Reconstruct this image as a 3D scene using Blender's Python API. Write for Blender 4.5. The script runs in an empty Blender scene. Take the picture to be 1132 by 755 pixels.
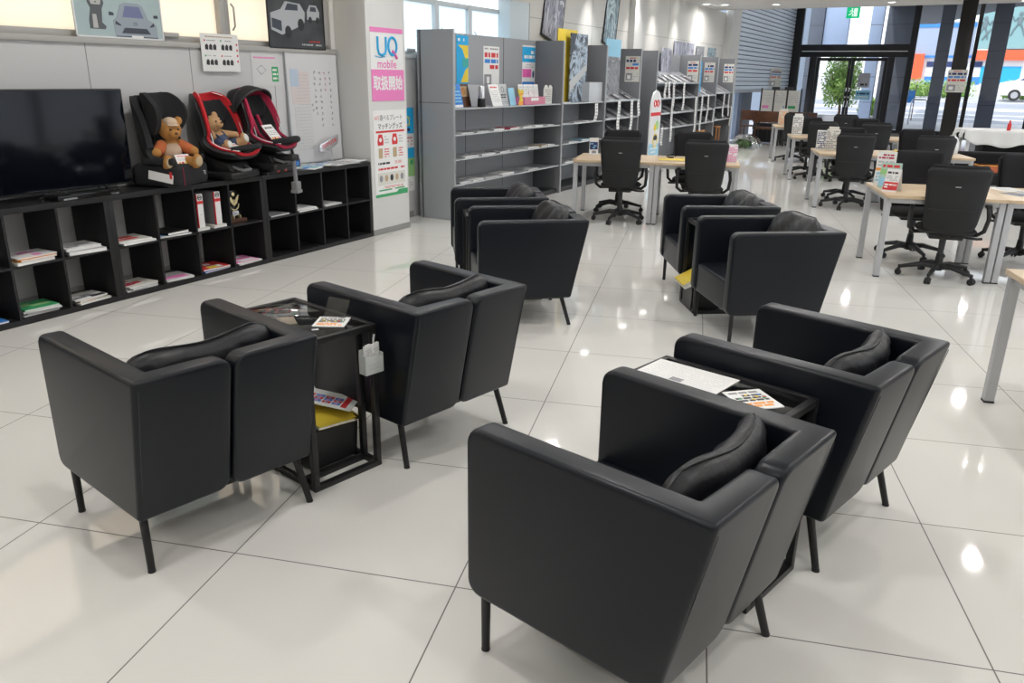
import bpy, bmesh, math, random
from math import radians as RD, sin, cos, pi
from mathutils import Vector, Matrix, Euler

# ---------------------------------------------------------------- camera, world, sun, exposure
SC = bpy.context.scene
COL = SC.collection
CAM_F, CAM_H, CAM_YAW, CAM_PITCH, CAM_ROLL = 866.87, 1.61460, 0.218548, 0.325610, 0.0151957
cd = bpy.data.cameras.new('camera'); cam = bpy.data.objects.new('camera', cd); COL.objects.link(cam)
cd.sensor_fit = 'HORIZONTAL'; cd.sensor_width = 36.0; cd.lens = CAM_F / 1132 * 36.0
cd.clip_start = 0.05; cd.clip_end = 400
_cy, _sy, _cp, _sp, _cr, _sr = cos(CAM_YAW), sin(CAM_YAW), cos(CAM_PITCH), sin(CAM_PITCH), cos(CAM_ROLL), sin(CAM_ROLL)
_f = Vector((-_sy*_cp, _cy*_cp, -_sp)); _r = Vector((_cy, _sy, 0)); _u = _r.cross(_f)
_r2 = _cr*_r + _sr*_u; _u2 = -_sr*_r + _cr*_u
cam.matrix_world = Matrix(((_r2.x, _u2.x, -_f.x, 0), (_r2.y, _u2.y, -_f.y, 0), (_r2.z, _u2.z, -_f.z, CAM_H), (0, 0, 0, 1)))
SC.camera = cam
SC.view_settings.view_transform = 'Standard'; SC.view_settings.look = 'None'
SC.view_settings.gamma = 1.0; SC.view_settings.use_curve_mapping = False
EXPOSURE = 0.38
SC.view_settings.exposure = EXPOSURE
LAMP_POWER = 14.0          # each recessed downlight
WORLD_STRENGTH = 1.7
SUN_STRENGTH = 2.0
wd = bpy.data.worlds.new('daylight'); SC.world = wd; wd.use_nodes = True
_bg = wd.node_tree.nodes['Background']; _bg.inputs[0].default_value = (0.86, 0.93, 1.0, 1); _bg.inputs[1].default_value = WORLD_STRENGTH
_sd = bpy.data.lights.new('sun', 'SUN'); _sd.energy = SUN_STRENGTH; _sd.angle = RD(0.6); _sd.color = (1.0, 0.96, 0.9)
_so = bpy.data.objects.new('sun', _sd); COL.objects.link(_so); _so.rotation_euler = Euler((RD(28), RD(-22), 0)); _so.location = (20, 0, 20)

# wall frame: t runs along the left wall away from the camera, s out of the wall into the room
KA = 0.284955915
DV = Vector((sin(KA), cos(KA), 0)); NV = Vector((cos(KA), -sin(KA), 0)); K0 = Vector((-4.03993, 4.83783, 0))
WANG = math.atan2(DV.y, DV.x)       # objects facing the room from the left wall: local x = t, local y = into the wall
GANG = math.atan2(NV.y, NV.x)       # objects facing back down the room: local x = s, local y = t
def wp(t, s, z=0.0):
    p = K0 + DV*t + NV*s; return (p.x, p.y, z)

random.seed(7)
# ---------------------------------------------------------------- materials
_M = {}
def mat(name, col, rough=0.5, metal=0.0, spec=0.5, bump=None, vary=None, coat=0.0, emit=None, aniso=None, trans=0.0, ior=1.45):
    if name in _M: return _M[name]
    m = bpy.data.materials.new(name); m.use_nodes = True; nt = m.node_tree; b = nt.nodes['Principled BSDF']
    b.inputs['Base Color'].default_value = (*col, 1); b.inputs['Roughness'].default_value = rough
    b.inputs['Metallic'].default_value = metal; b.inputs['Specular IOR Level'].default_value = spec
    b.inputs['Coat Weight'].default_value = coat; b.inputs['IOR'].default_value = ior
    if trans: b.inputs['Transmission Weight'].default_value = trans
    if emit: b.inputs['Emission Color'].default_value = (*emit[:3], 1); b.inputs['Emission Strength'].default_value = emit[3]
    tc = None
    if bump or vary:
        tc = nt.nodes.new('ShaderNodeTexCoord')
    if bump:
        n = nt.nodes.new('ShaderNodeTexNoise'); n.inputs['Scale'].default_value = bump[0]; n.inputs['Detail'].default_value = 4
        bp = nt.nodes.new('ShaderNodeBump'); bp.inputs['Strength'].default_value = bump[1]; bp.inputs['Distance'].default_value = bump[2] if len(bump) > 2 else 0.002
        nt.links.new(tc.outputs['Object'], n.inputs['Vector']); nt.links.new(n.outputs['Fac'], bp.inputs['Height']); nt.links.new(bp.outputs['Normal'], b.inputs['Normal'])
    if vary:   # (scale, second colour, low, high)
        n = nt.nodes.new('ShaderNodeTexNoise'); n.inputs['Scale'].default_value = vary[0]; n.inputs['Detail'].default_value = 5
        r = nt.nodes.new('ShaderNodeMapRange'); r.inputs['From Min'].default_value = vary[2] if len(vary) > 2 else 0.35; r.inputs['From Max'].default_value = vary[3] if len(vary) > 3 else 0.65
        mx = nt.nodes.new('ShaderNodeMix'); mx.data_type = 'RGBA'
        mx.inputs[6].default_value = (*col, 1); mx.inputs[7].default_value = (*vary[1], 1)
        nt.links.new(tc.outputs['Object'], n.inputs['Vector']); nt.links.new(n.outputs['Fac'], r.inputs['Value']); nt.links.new(r.outputs['Result'], mx.inputs[0]); nt.links.new(mx.outputs[2], b.inputs['Base Color'])
    _M[name] = m; return m
def glass_mat(name, tint=(1, 1, 1), refl=1.0):
    if name in _M: return _M[name]
    m = bpy.data.materials.new(name); m.use_nodes = True; nt = m.node_tree; nt.nodes.clear()
    o = nt.nodes.new('ShaderNodeOutputMaterial'); tr = nt.nodes.new('ShaderNodeBsdfTransparent'); tr.inputs[0].default_value = (*tint, 1)
    gl = nt.nodes.new('ShaderNodeBsdfGlossy'); gl.inputs['Roughness'].default_value = 0.02
    fr = nt.nodes.new('ShaderNodeFresnel'); fr.inputs[0].default_value = 1.45; mu = nt.nodes.new('ShaderNodeMath'); mu.operation = 'MULTIPLY'; mu.inputs[1].default_value = refl
    mx = nt.nodes.new('ShaderNodeMixShader'); nt.links.new(fr.outputs[0], mu.inputs[0]); nt.links.new(mu.outputs[0], mx.inputs[0])
    nt.links.new(tr.outputs[0], mx.inputs[1]); nt.links.new(gl.outputs[0], mx.inputs[2]); nt.links.new(mx.outputs[0], o.inputs[0])
    _M[name] = m; return m
def frosted(name, col):
    m = bpy.data.materials.new(name); m.use_nodes = True; nt = m.node_tree; nt.nodes.clear()
    o = nt.nodes.new('ShaderNodeOutputMaterial'); tr = nt.nodes.new('ShaderNodeBsdfTranslucent'); tr.inputs[0].default_value = (*col, 1)
    df = nt.nodes.new('ShaderNodeBsdfDiffuse'); df.inputs[0].default_value = (*col, 1); mx = nt.nodes.new('ShaderNodeMixShader'); mx.inputs[0].default_value = 0.2
    nt.links.new(tr.outputs[0], mx.inputs[1]); nt.links.new(df.outputs[0], mx.inputs[2]); nt.links.new(mx.outputs[0], o.inputs[0])
    _M[name] = m; return m
def floor_material():
    m = bpy.data.materials.new('polished_porcelain_tile'); m.use_nodes = True; nt = m.node_tree; b = nt.nodes['Principled BSDF']
    tc = nt.nodes.new('ShaderNodeTexCoord'); sp = nt.nodes.new('ShaderNodeSeparateXYZ'); nt.links.new(tc.outputs['Object'], sp.inputs[0])
    S, OX, OY = 0.8146023, -2.2809797, 2.1235078
    def line(out, off):
        a = nt.nodes.new('ShaderNodeMath'); a.operation = 'SUBTRACT'; a.inputs[1].default_value = off - S*0.5; nt.links.new(out, a.inputs[0])
        d = nt.nodes.new('ShaderNodeMath'); d.operation = 'DIVIDE'; d.inputs[1].default_value = S; nt.links.new(a.outputs[0], d.inputs[0])
        f = nt.nodes.new('ShaderNodeMath'); f.operation = 'FRACT'; nt.links.new(d.outputs[0], f.inputs[0])
        g = nt.nodes.new('ShaderNodeMath'); g.operation = 'SUBTRACT'; g.inputs[1].default_value = 0.5; nt.links.new(f.outputs[0], g.inputs[0])
        h = nt.nodes.new('ShaderNodeMath'); h.operation = 'ABSOLUTE'; nt.links.new(g.outputs[0], h.inputs[0])
        k = nt.nodes.new('ShaderNodeMath'); k.operation = 'LESS_THAN'; k.inputs[1].default_value = 0.0024/S; nt.links.new(h.outputs[0], k.inputs[0])
        return k.outputs[0]
    a = line(sp.outputs[0], OX); c = line(sp.outputs[1], OY)
    mx = nt.nodes.new('ShaderNodeMath'); mx.operation = 'MAXIMUM'; nt.links.new(a, mx.inputs[0]); nt.links.new(c, mx.inputs[1])
    n = nt.nodes.new('ShaderNodeTexNoise'); n.inputs['Scale'].default_value = 1.7; n.inputs['Detail'].default_value = 6; nt.links.new(tc.outputs['Object'], n.inputs['Vector'])
    cr = nt.nodes.new('ShaderNodeMix'); cr.data_type = 'RGBA'; cr.inputs[6].default_value = (0.70, 0.69, 0.655, 1); cr.inputs[7].default_value = (0.75, 0.74, 0.705, 1)
    nt.links.new(n.outputs['Fac'], cr.inputs[0])
    c2 = nt.nodes.new('ShaderNodeMix'); c2.data_type = 'RGBA'; c2.inputs[7].default_value = (0.13, 0.12, 0.11, 1)
    nt.links.new(mx.outputs[0], c2.inputs[0]); nt.links.new(cr.outputs[2], c2.inputs[6]); nt.links.new(c2.outputs[2], b.inputs['Base Color'])
    r = nt.nodes.new('ShaderNodeMapRange'); r.inputs['To Min'].default_value = 0.045; r.inputs['To Max'].default_value = 0.7; nt.links.new(mx.outputs[0], r.inputs['Value']); nt.links.new(r.outputs['Result'], b.inputs['Roughness'])
    b.inputs['Specular IOR Level'].default_value = 1.0
    return m
def picture_material(name, cols, scale=6.0, seed=0.0, distort=1.5, stretch=(1, 1, 1)):
    """a printed picture: blotchy colour bands from noise"""
    if name in _M: return _M[name]
    m = bpy.data.materials.new(name); m.use_nodes = True; nt = m.node_tree; b = nt.nodes['Principled BSDF']; b.inputs['Roughness'].default_value = 0.4
    tc = nt.nodes.new('ShaderNodeTexCoord'); mp = nt.nodes.new('ShaderNodeMapping'); mp.inputs['Location'].default_value = (seed, seed*1.7, seed*0.3); mp.inputs['Scale'].default_value = stretch
    n = nt.nodes.new('ShaderNodeTexNoise'); n.inputs['Scale'].default_value = scale; n.inputs['Detail'].default_value = 3; n.inputs['Distortion'].default_value = distort
    cr = nt.nodes.new('ShaderNodeValToRGB'); e = cr.color_ramp.elements
    while len(e) < len(cols): e.new(0.5)
    for i, c in enumerate(cols):
        e[i].position = 0.3 + 0.4*i/(len(cols)-1); e[i].color = (*c, 1)
    nt.links.new(tc.outputs['Object'], mp.inputs[0]); nt.links.new(mp.outputs[0], n.inputs['Vector']); nt.links.new(n.outputs['Fac'], cr.inputs[0]); nt.links.new(cr.outputs[0], b.inputs['Base Color'])
    _M[name] = m; return m

LEATHER = mat('black_leather', (0.0052, 0.0072, 0.0115), 0.34, spec=0.38, bump=(230, 0.10, 0.001))
PILLOW = mat('black_pillow_leather', (0.011, 0.0115, 0.014), 0.42, spec=0.5, bump=(16, 0.5, 0.012))
STITCH = mat('dark_stitching', (0.035, 0.037, 0.042), 0.6)
BMETAL = mat('black_painted_metal', (0.012, 0.012, 0.013), 0.38)
KALLAX = mat('black_brown_board', (0.013, 0.0125, 0.0135), 0.42, spec=0.4, bump=(60, 0.05))
GLASS = glass_mat('clear_glass')
TGLASS = glass_mat('table_glass', (0.95, 0.975, 0.965), 1.6)
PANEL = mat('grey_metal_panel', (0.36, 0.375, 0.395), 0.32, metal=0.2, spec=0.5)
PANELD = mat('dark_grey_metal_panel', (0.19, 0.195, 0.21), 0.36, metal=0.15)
ALU = mat('brushed_aluminium', (0.50, 0.51, 0.53), 0.35, metal=0.75)
SILVERLEG = mat('silver_painted_steel', (0.46, 0.47, 0.49), 0.4, metal=0.35)
WOODTOP = mat('maple_laminate', (0.60, 0.47, 0.32), 0.38, vary=(5, (0.53, 0.40, 0.26)))
WHITE = mat('white_paper', (0.78, 0.78, 0.77), 0.55)
WHITEP = mat('white_plastic', (0.70, 0.71, 0.72), 0.35)
OFFW = mat('off_white_paper', (0.66, 0.65, 0.60), 0.6)
WALL = mat('wall_white_panel', (0.56, 0.56, 0.565), 0.45)
WALLU = mat('wall_upper_white', (0.66, 0.65, 0.62), 0.7)
COLUMNM = mat('pillar_white_paint', (0.64, 0.64, 0.625), 0.6)
BASEB = mat('grey_baseboard', (0.26, 0.26, 0.25), 0.5)
CEIL = mat('ceiling_white', (0.62, 0.61, 0.60), 0.8)
SASH = mat('window_aluminium', (0.42, 0.41, 0.39), 0.45, metal=0.2)
SASHW = mat('window_white_aluminium', (0.62, 0.66, 0.68), 0.45, metal=0.1)
CREAMP = frosted('frosted_pane_with_cream_film', (0.92, 0.82, 0.70))
WHITEPN = frosted('frosted_pane_white', (0.86, 0.92, 0.95))
PLASTB = mat('black_plastic', (0.013, 0.0135, 0.0145), 0.5)
PLASTC = mat('charcoal_plastic', (0.030, 0.031, 0.033), 0.5)
FABRIC = mat('black_fabric', (0.008, 0.008, 0.010), 0.9, bump=(400, 0.2))
FABC = mat('charcoal_mesh_fabric', (0.012, 0.0125, 0.014), 0.7, bump=(500, 0.2))
GREYP = mat('grey_plastic', (0.20, 0.20, 0.21), 0.45)
RED = mat('red', (0.62, 0.035, 0.04), 0.5)
REDF = mat('red_fabric', (0.50, 0.012, 0.02), 0.8)
PINKR = mat('crimson_fabric', (0.42, 0.015, 0.06), 0.75)
BLUE = mat('blue_print', (0.04, 0.22, 0.62), 0.5)
LBLUE = mat('light_blue_print', (0.30, 0.58, 0.76), 0.5)
CYAN = mat('cyan_print', (0.02, 0.38, 0.72), 0.45)
MAGENTA = mat('magenta_print', (0.76, 0.13, 0.42), 0.5)
PINK = mat('pink_print', (0.78, 0.22, 0.50), 0.5)
GREEN = mat('green_print', (0.05, 0.36, 0.14), 0.5)
LGREEN = mat('light_green_print', (0.30, 0.55, 0.22), 0.5)
YELLOW = mat('yellow_print', (0.78, 0.58, 0.05), 0.5)
ORANGE = mat('orange_print', (0.82, 0.33, 0.07), 0.5)
INK = mat('black_ink', (0.03, 0.03, 0.035), 0.5)
GREYI = mat('grey_ink', (0.28, 0.28, 0.30), 0.5)
LGREY = mat('light_grey_print', (0.48, 0.49, 0.50), 0.5)
NAVY = mat('navy_print', (0.02, 0.04, 0.14), 0.5)
TAN = mat('tan_print', (0.48, 0.36, 0.22), 0.6)
BROWN = mat('brown_wood', (0.12, 0.045, 0.02), 0.45, vary=(9, (0.07, 0.028, 0.014)))
OAK = mat('orange_wood', (0.46, 0.22, 0.07), 0.5, vary=(9, (0.36, 0.15, 0.05)))
GOLD = mat('gold_metal', (0.80, 0.68, 0.38), 0.3, metal=0.7)
SILVER = mat('silver_metal', (0.7, 0.7, 0.72), 0.25, metal=0.9)

# ---------------------------------------------------------------- mesh building
def _to(z):   # rotation that takes +Z to the direction z
    return z.to_track_quat('Z', 'Y').to_matrix().to_4x4()
class MB:
    def __init__(s): s.bm = bmesh.new(); s.ms = []
    def mi(s, m):
        if m not in s.ms: s.ms.append(m)
        return s.ms.index(m)
    def take(s, tb, m, M=None, smooth=False):
        if M is not None: bmesh.ops.transform(tb, matrix=M, verts=tb.verts)
        k = s.mi(m)
        for f in tb.faces: f.material_index = k; f.smooth = smooth
        me = bpy.data.meshes.new('x'); tb.to_mesh(me); tb.free(); s.bm.from_mesh(me); bpy.data.meshes.remove(me); return s
    def box(s, c, d, m, bev=0.0, seg=2, rot=None, smooth=False):
        """box centred at c, size d"""
        tb = bmesh.new(); bmesh.ops.create_cube(tb, size=1.0, matrix=Matrix.Diagonal((d[0], d[1], d[2], 1)))
        if bev > 0:
            bev = min(bev, min(d)*0.49)
            bmesh.ops.bevel(tb, geom=tb.edges[:], offset=bev, segments=seg, profile=0.6, affect='EDGES'); smooth = True
        M = Matrix.Translation(c)
        if rot: M = M @ Euler(rot).to_matrix().to_4x4()
        return s.take(tb, m, M, smooth)
    def bx(s, a, b, m, bev=0.0, seg=2):
        """box from corner a to corner b"""
        return s.box([(a[i]+b[i])/2 for i in range(3)], [abs(b[i]-a[i]) for i in range(3)], m, bev, seg)
    def cyl(s, p0, p1, r0, m, r1=None, seg=16, caps=True):
        p0, p1 = Vector(p0), Vector(p1); d = p1-p0; r1 = r0 if r1 is None else r1
        tb = bmesh.new(); bmesh.ops.create_cone(tb, cap_ends=caps, segments=seg, radius1=r0, radius2=max(r1, 1e-5), depth=d.length)
        return s.take(tb, m, Matrix.Translation((p0+p1)/2) @ _to(d), True)
    def ell(s, c, r, m, rot=None, seg=16, rings=10):
        tb = bmesh.new(); bmesh.ops.create_uvsphere(tb, u_segments=seg, v_segments=rings, radius=1.0)
        M = Matrix.Translation(c)
        if rot: M = M @ Euler(rot).to_matrix().to_4x4()
        return s.take(tb, m, M @ Matrix.Diagonal((r[0], r[1], r[2], 1)), True)
    def tube(s, pts, r, m, seg=8, closed=False):
        pts = [Vector(p) for p in pts]; n = len(pts); tb = bmesh.new(); rings = []
        prev = None
        for i, p in enumerate(pts):
            a = pts[(i-1) % n] if (closed or i > 0) else p; b = pts[(i+1) % n] if (closed or i < n-1) else p
            d = (b-a).normalized()
            if prev is None:
                x = d.orthogonal().normalized()
            else:
                x = (prev - d*prev.dot(d)); x = x.normalized() if x.length > 1e-6 else d.orthogonal().normalized()
            prev = x; y = d.cross(x); rr = r[i] if isinstance(r, (list, tuple)) else r
            rings.append([tb.verts.new(p + (x*cos(2*pi*k/seg) + y*sin(2*pi*k/seg))*rr) for k in range(seg)])
        for i in range(n if closed else n-1):
            A, B = rings[i], rings[(i+1) % n]
            for k in range(seg): tb.faces.new((A[k], A[(k+1) % seg], B[(k+1) % seg], B[k]))
        if not closed: tb.faces.new(rings[0][::-1]); tb.faces.new(rings[-1])
        return s.take(tb, m, None, True)
    def prism(s, poly, y0, y1, m, plane='xz', bev=0.0, M=None):
        """polygon in the xz (or xy, yz) plane, extruded from y0 to y1 along the third axis"""
        tb = bmesh.new()
        def P(a, b, c): return (a, c, b) if plane == 'xz' else ((a, b, c) if plane == 'xy' else (c, a, b))
        lo = [tb.verts.new(P(a, b, y0)) for a, b in poly]; hi = [tb.verts.new(P(a, b, y1)) for a, b in poly]
        n = len(poly); tb.faces.new(lo); tb.faces.new(hi[::-1])
        for i in range(n): tb.faces.new((lo[i], hi[i], hi[(i+1) % n], lo[(i+1) % n]))
        bmesh.ops.recalc_face_normals(tb, faces=tb.faces[:])
        if bev: bmesh.ops.bevel(tb, geom=tb.edges[:], offset=bev, segments=2, profile=0.6, affect='EDGES')
        return s.take(tb, m, M, bool(bev))
    def lathe(s, prof, c, m, seg=24, ax=None):
        """profile of (r, z) turned about z"""
        tb = bmesh.new(); rings = []
        for r, z in prof:
            rings.append([tb.verts.new((r*cos(2*pi*k/seg), r*sin(2*pi*k/seg), z)) for k in range(seg)] if r > 1e-6 else [tb.verts.new((0, 0, z))])
        for A, B in zip(rings, rings[1:]):
            for k in range(seg):
                a0, a1 = A[k % len(A)], A[(k+1) % len(A)]; b0, b1 = B[k % len(B)], B[(k+1) % len(B)]
                vs = []
                for v in (a0, a1, b1, b0):
                    if v not in vs: vs.append(v)
                if len(vs) > 2: tb.faces.new(vs)
        bmesh.ops.recalc_face_normals(tb, faces=tb.faces[:])
        M = Matrix.Translation(c)
        if ax is not None: M = M @ _to(Vector(ax))
        return s.take(tb, m, M, True)
    def sheet(s, f, nu, nv, m, thick=0.0):
        """surface f(u, v) with u, v in 0..1, given thickness along its normals"""
        tb = bmesh.new(); g = [[tb.verts.new(f(i/nu, j/nv)) for j in range(nv+1)] for i in range(nu+1)]
        for i in range(nu):
            for j in range(nv): tb.faces.new((g[i][j], g[i+1][j], g[i+1][j+1], g[i][j+1]))
        tb.normal_update()
        if thick:
            nm = {v: v.normal.copy() for v in tb.verts}; top = [[tb.verts.new(g[i][j].co - nm[g[i][j]]*thick) for j in range(nv+1)] for i in range(nu+1)]
            for i in range(nu):
                for j in range(nv): tb.faces.new((top[i][j+1], top[i+1][j+1], top[i+1][j], top[i][j]))
            for i in range(nu):
                tb.faces.new((g[i+1][0], g[i][0], top[i][0], top[i+1][0])); tb.faces.new((g[i][nv], g[i+1][nv], top[i+1][nv], top[i][nv]))
            for j in range(nv):
                tb.faces.new((g[0][j], g[0][j+1], top[0][j+1], top[0][j])); tb.faces.new((g[nu][j+1], g[nu][j], top[nu][j], top[nu][j+1]))
        return s.take(tb, m, None, True)
    def text(s, body, x, z, h, m, y=-0.002, align='CENTER', bold=0.0, wx=1.0, M=None, flat=False):
        me = text_mesh(body, align, bold); tb = bmesh.new(); tb.from_mesh(me); bpy.data.meshes.remove(me)
        T = Matrix.Translation((x, y, z)) @ (Matrix.Identity(4) if flat else Matrix.Rotation(pi/2, 4, 'X')) @ Matrix.Diagonal((h*wx, h, 1, 1))
        return s.take(tb, m, (M @ T) if M else T)
    def build(s, name, parent=None, loc=(0, 0, 0), rz=0.0, angle=42, rot=None):
        me = bpy.data.meshes.new(name); s.bm.to_mesh(me); s.bm.free()
        for m in s.ms: me.materials.append(m)
        if angle and len(me.polygons):
            try: me.set_sharp_from_angle(angle=RD(angle))
            except Exception: pass
        o = bpy.data.objects.new(name, me); COL.objects.link(o)
        o.location = loc; o.rotation_euler = rot if rot else (0, 0, rz)
        if parent: o.parent = parent
        return o
_tc = bpy.data.curves.new('lettering', 'FONT'); _to_ = bpy.data.objects.new('lettering', _tc)
def text_mesh(body, align, bold):
    COL.objects.link(_to_); _tc.body = body; _tc.align_x = align; _tc.align_y = 'CENTER'; _tc.offset = bold; _tc.resolution_u = 2
    dg = bpy.context.evaluated_depsgraph_get(); dg.update()
    me = bpy.data.meshes.new_from_object(_to_.evaluated_get(dg)); COL.objects.unlink(_to_); return me

def tag(o, label=None, cat=None, group=None, kind=None):
    if label: o['label'] = label
    if cat: o['category'] = cat
    if group: o['group'] = group
    if kind: o['kind'] = kind
    return o
def thing(name, label, cat, loc=(0, 0, 0), rz=0.0, group=None, rot=None):
    o = bpy.data.objects.new(name, None); COL.objects.link(o); o.empty_display_size = 0.1
    o.location = loc; o.rotation_euler = rot if rot else (0, 0, rz)
    return tag(o, label, cat, group)
KIDS = {}
def part(mb, name, parent, angle=42, label=None):
    o = mb.build(name, parent, angle=angle); KIDS.setdefault(parent, []).append(o)
    if label: o['label'] = label
    return o
def dup(root, loc, rz, label=None, group=None):
    def cp(o, par):
        c = o.copy(); COL.objects.link(c)
        if par: c.parent = par
        for k in KIDS.get(o, []): KIDS.setdefault(c, []).append(cp(k, c))
        return c
    r = cp(root, None); r.location = loc; r.rotation_euler = (0, 0, rz)
    if label: r['label'] = label
    if group: r['group'] = group
    return r
def struct(mb, name, loc=(0, 0, 0), rz=0.0, parent=None, angle=42):
    o = mb.build(name, parent, loc, rz, angle)
    if not parent: o['kind'] = 'structure'
    return o
def single(mb, name, label, cat, loc=(0, 0, 0), rz=0.0, group=None, rot=None, angle=42):
    return tag(mb.build(name, None, loc, rz, angle, rot), label, cat, group)
# ---------------------------------------------------------------- the room
CH = 3.2; TG = 26.5; SR = 9.5; TB = -7.0; TS = 16.8; CH2 = 4.7
def wpoly(pts, z0, z1, m, name):
    mb = MB(); mb.prism([wp(t, s)[:2] for t, s in pts], z0, z1, m, 'xy'); return mb
struct(wpoly([(TB, -0.4), (TG, -0.4), (TG, SR), (TB, SR)], -0.12, 0, floor_material(), 'floor'), 'floor')
def wbox(mb, t0, t1, s0, s1, z0, z1, m, bev=0):   # box in a wall-frame object: local x = t, local y = -s
    return mb.bx((t0, -s1, z0), (t1, -s0, z1), m, bev)
W0 = dict(loc=wp(0, 0), rz=WANG)
GR = mat('panel_joint_grey', (0.25, 0.25, 0.25), 0.7)
# left wall: panelled dado, openings for two strips of windows, plain wall above
mb = MB()
wbox(mb, TB, 18.4, -0.62, -0.40, 0.0, 1.82, WALL)
wbox(mb, 2.9, 3.9, -0.62, -0.40, 1.82, CH, WALLU); wbox(mb, 7.1, 18.4, -0.62, -0.40, 1.82, CH, WALLU)
wbox(mb, TB, 2.9, -0.62, -0.40, 2.72, CH, WALLU); wbox(mb, 3.9, 7.1, -0.62, -0.40, 2.60, CH, WALLU)
wl = struct(mb, 'wall_left', **W0)
mb = MB()
for t in (-2.45, -1.54, -0.63, 0.27, 1.18, 2.10): wbox(mb, t-0.003, t+0.003, -0.401, -0.3985, 0.06, 1.80, GR)
for t0, t1, z in ((7.1, 18.4, 2.42), (3.0, 3.9, 2.5)): wbox(mb, t0, t1, -0.401, -0.3985, z-0.003, z+0.003, GR)
for t in (9.3, 11.1, 13.2, 15.2): wbox(mb, t-0.003, t+0.003, -0.401, -0.3985, 1.9, CH, GR)
o = mb.build('panel_joint', wl)
mb = MB(); wbox(mb, TB, 2.94, -0.43, -0.375, 1.80, 1.84, SASH, 0.004); struct(mb, 'trim_1', **W0)
mb = MB(); wbox(mb, 3.6, 7.1, -0.60, -0.375, 1.80, 1.84, SASHW, 0.004); struct(mb, 'trim_2', **W0)
mb = MB(); wbox(mb, 3.58, 4.2, -0.40, -0.385, 0.0, 0.07, BASEB); wbox(mb, TB, 2.94, -0.40, -0.385, 0, 0.07, BASEB); struct(mb, 'baseboard_left', **W0)
# windows
def window(name, t0, t1, z0, z1, sd, mull, fm, pm, w=0.05):
    fr = MB()
    for a, b in ((t0, t0+w), (t1-w, t1)): wbox(fr, a, b, sd-0.05, sd+0.02, z0, z1, fm, 0.004)
    wbox(fr, t0, t1, sd-0.05, sd+0.02, z0, z0+w*0.8, fm, 0.004); wbox(fr, t0, t1, sd-0.05, sd+0.02, z1-w, z1, fm, 0.004)
    for t in mull:
        wbox(fr, t-w*0.5, t+w*0.5, sd-0.05, sd+0.03, z0, z1, fm, 0.004)
        wbox(fr, t+w*0.75, t+w*1.4, sd-0.05, sd+0.015, z0, z1, fm, 0.004)
    root = struct(fr, name, **W0)
    edges = [t0] + list(mull) + [t1]
    for a, b in zip(edges, edges[1:]):
        p = MB(); wbox(p, a+w*0.4, b-w*0.4, sd-0.03, sd-0.024, z0+w*0.5, z1-w*0.5, pm); p.build('pane', root)
    for t in mull:
        h = MB(); h.tube([wz(t+0.10, sd+0.03, z0+0.12), wz(t+0.10, sd+0.06, z0+0.15), wz(t+0.10, sd+0.06, z0+0.30), wz(t+0.10, sd+0.03, z0+0.33)], 0.008, fm); h.build('latch', root)
        h = MB(); h.bx((t-0.62, -sd-0.05, z0+0.035), (t-0.48, -sd-0.02, z0+0.07), SASH, 0.006); h.build('handle', root)
def wz(t, s, z): return (t, -s, z)
window('window_1', TB+0.3, 2.9, 1.84, 2.72, -0.45, (-4.4, -2.4, -0.42, 1.58), SASH, CREAMP, 0.06)
window('window_2', 3.9, 7.1, 1.84, 2.48, -0.60, (5.02, 5.78), SASHW, WHITEPN, 0.055)
mb = MB(); wbox(mb, 6.55, 7.1, -0.60, -0.41, 1.84, 2.6, mat('reveal_pale', (0.62, 0.70, 0.74), 0.6)); struct(mb, 'trim_3', **W0)
# pillar that carries the mobile phone poster
mb = MB(); wbox(mb, 2.955, 3.585, -0.40, 0.0, 0.0, CH, COLUMNM, 0.003); struct(mb, 'wall_pillar', **W0)
mb = MB(); wbox(mb, 2.95, 3.59, -0.40, 0.006, 0.0, 0.06, BASEB, 0.002); struct(mb, 'baseboard_pillar', **W0)
mb = MB(); wbox(mb, 10.95, 11.55, -0.40, -0.285, 0, CH, COLUMNM); struct(mb, 'wall_pilaster', **W0)
mb = MB(); wbox(mb, 17.55, 18.4, -0.40, -0.22, 0, CH2, COLUMNM); struct(mb, 'wall_corner_pier', **W0)
# back and right walls; the right one is glazed along the street
mb = MB(); wbox(mb, TB-0.2, TB, -0.6, SR+0.2, 0, CH, WALLU); struct(mb, 'wall_back', **W0)
mb = MB(); wbox(mb, TB, 1.0, SR, SR+0.15, 0, CH, WALLU); wbox(mb, 16.0, TG, SR, SR+0.15, 0, CH2, WALLU); wbox(mb, 1, 16, SR, SR+0.15, 2.9, CH, WALLU); wbox(mb, 1, 16, SR, SR+0.15, 0, 0.25, WALLU)
struct(mb, 'wall_right', **W0)
mb = MB()
for i in range(11): wbox(mb, 1+i*1.5-0.04, 1+i*1.5+0.04, SR, SR+0.12, 0.25, 2.9, BMETAL)
r_ = struct(mb, 'window_3', **W0)
p = MB(); wbox(p, 1, 16, SR+0.05, SR+0.058, 0.25, 2.9, GLASS); p.build('pane', r_)
# ceilings: low soffit over the show room, higher one over the entrance
mb = MB(); wbox(mb, TB-0.2, TS, -0.62, SR+0.2, CH, CH+0.25, CEIL); wbox(mb, TS-0.15, TS, -0.62, SR+0.2, CH+0.25, CH2, CEIL); struct(mb, 'ceiling', **W0)
mb = MB(); wbox(mb, TS-0.15, TG+0.1, -0.62, SR+0.2, CH2, CH2+0.2, CEIL); struct(mb, 'ceiling_entrance', **W0)
# free standing black column at the soffit edge
mb = MB(); cxp = wp(15.9, 4.95)
mb.box((0, 0, CH/2), (0.275, 0.275, CH), mat('dark_brown_black_steel', (0.011, 0.008, 0.009), 0.35), 0.004); mb.box((0, 0, 0.04), (0.38, 0.38, 0.08), BMETAL, 0.004)
struct(mb, 'wall_column', cxp, GANG)
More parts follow.
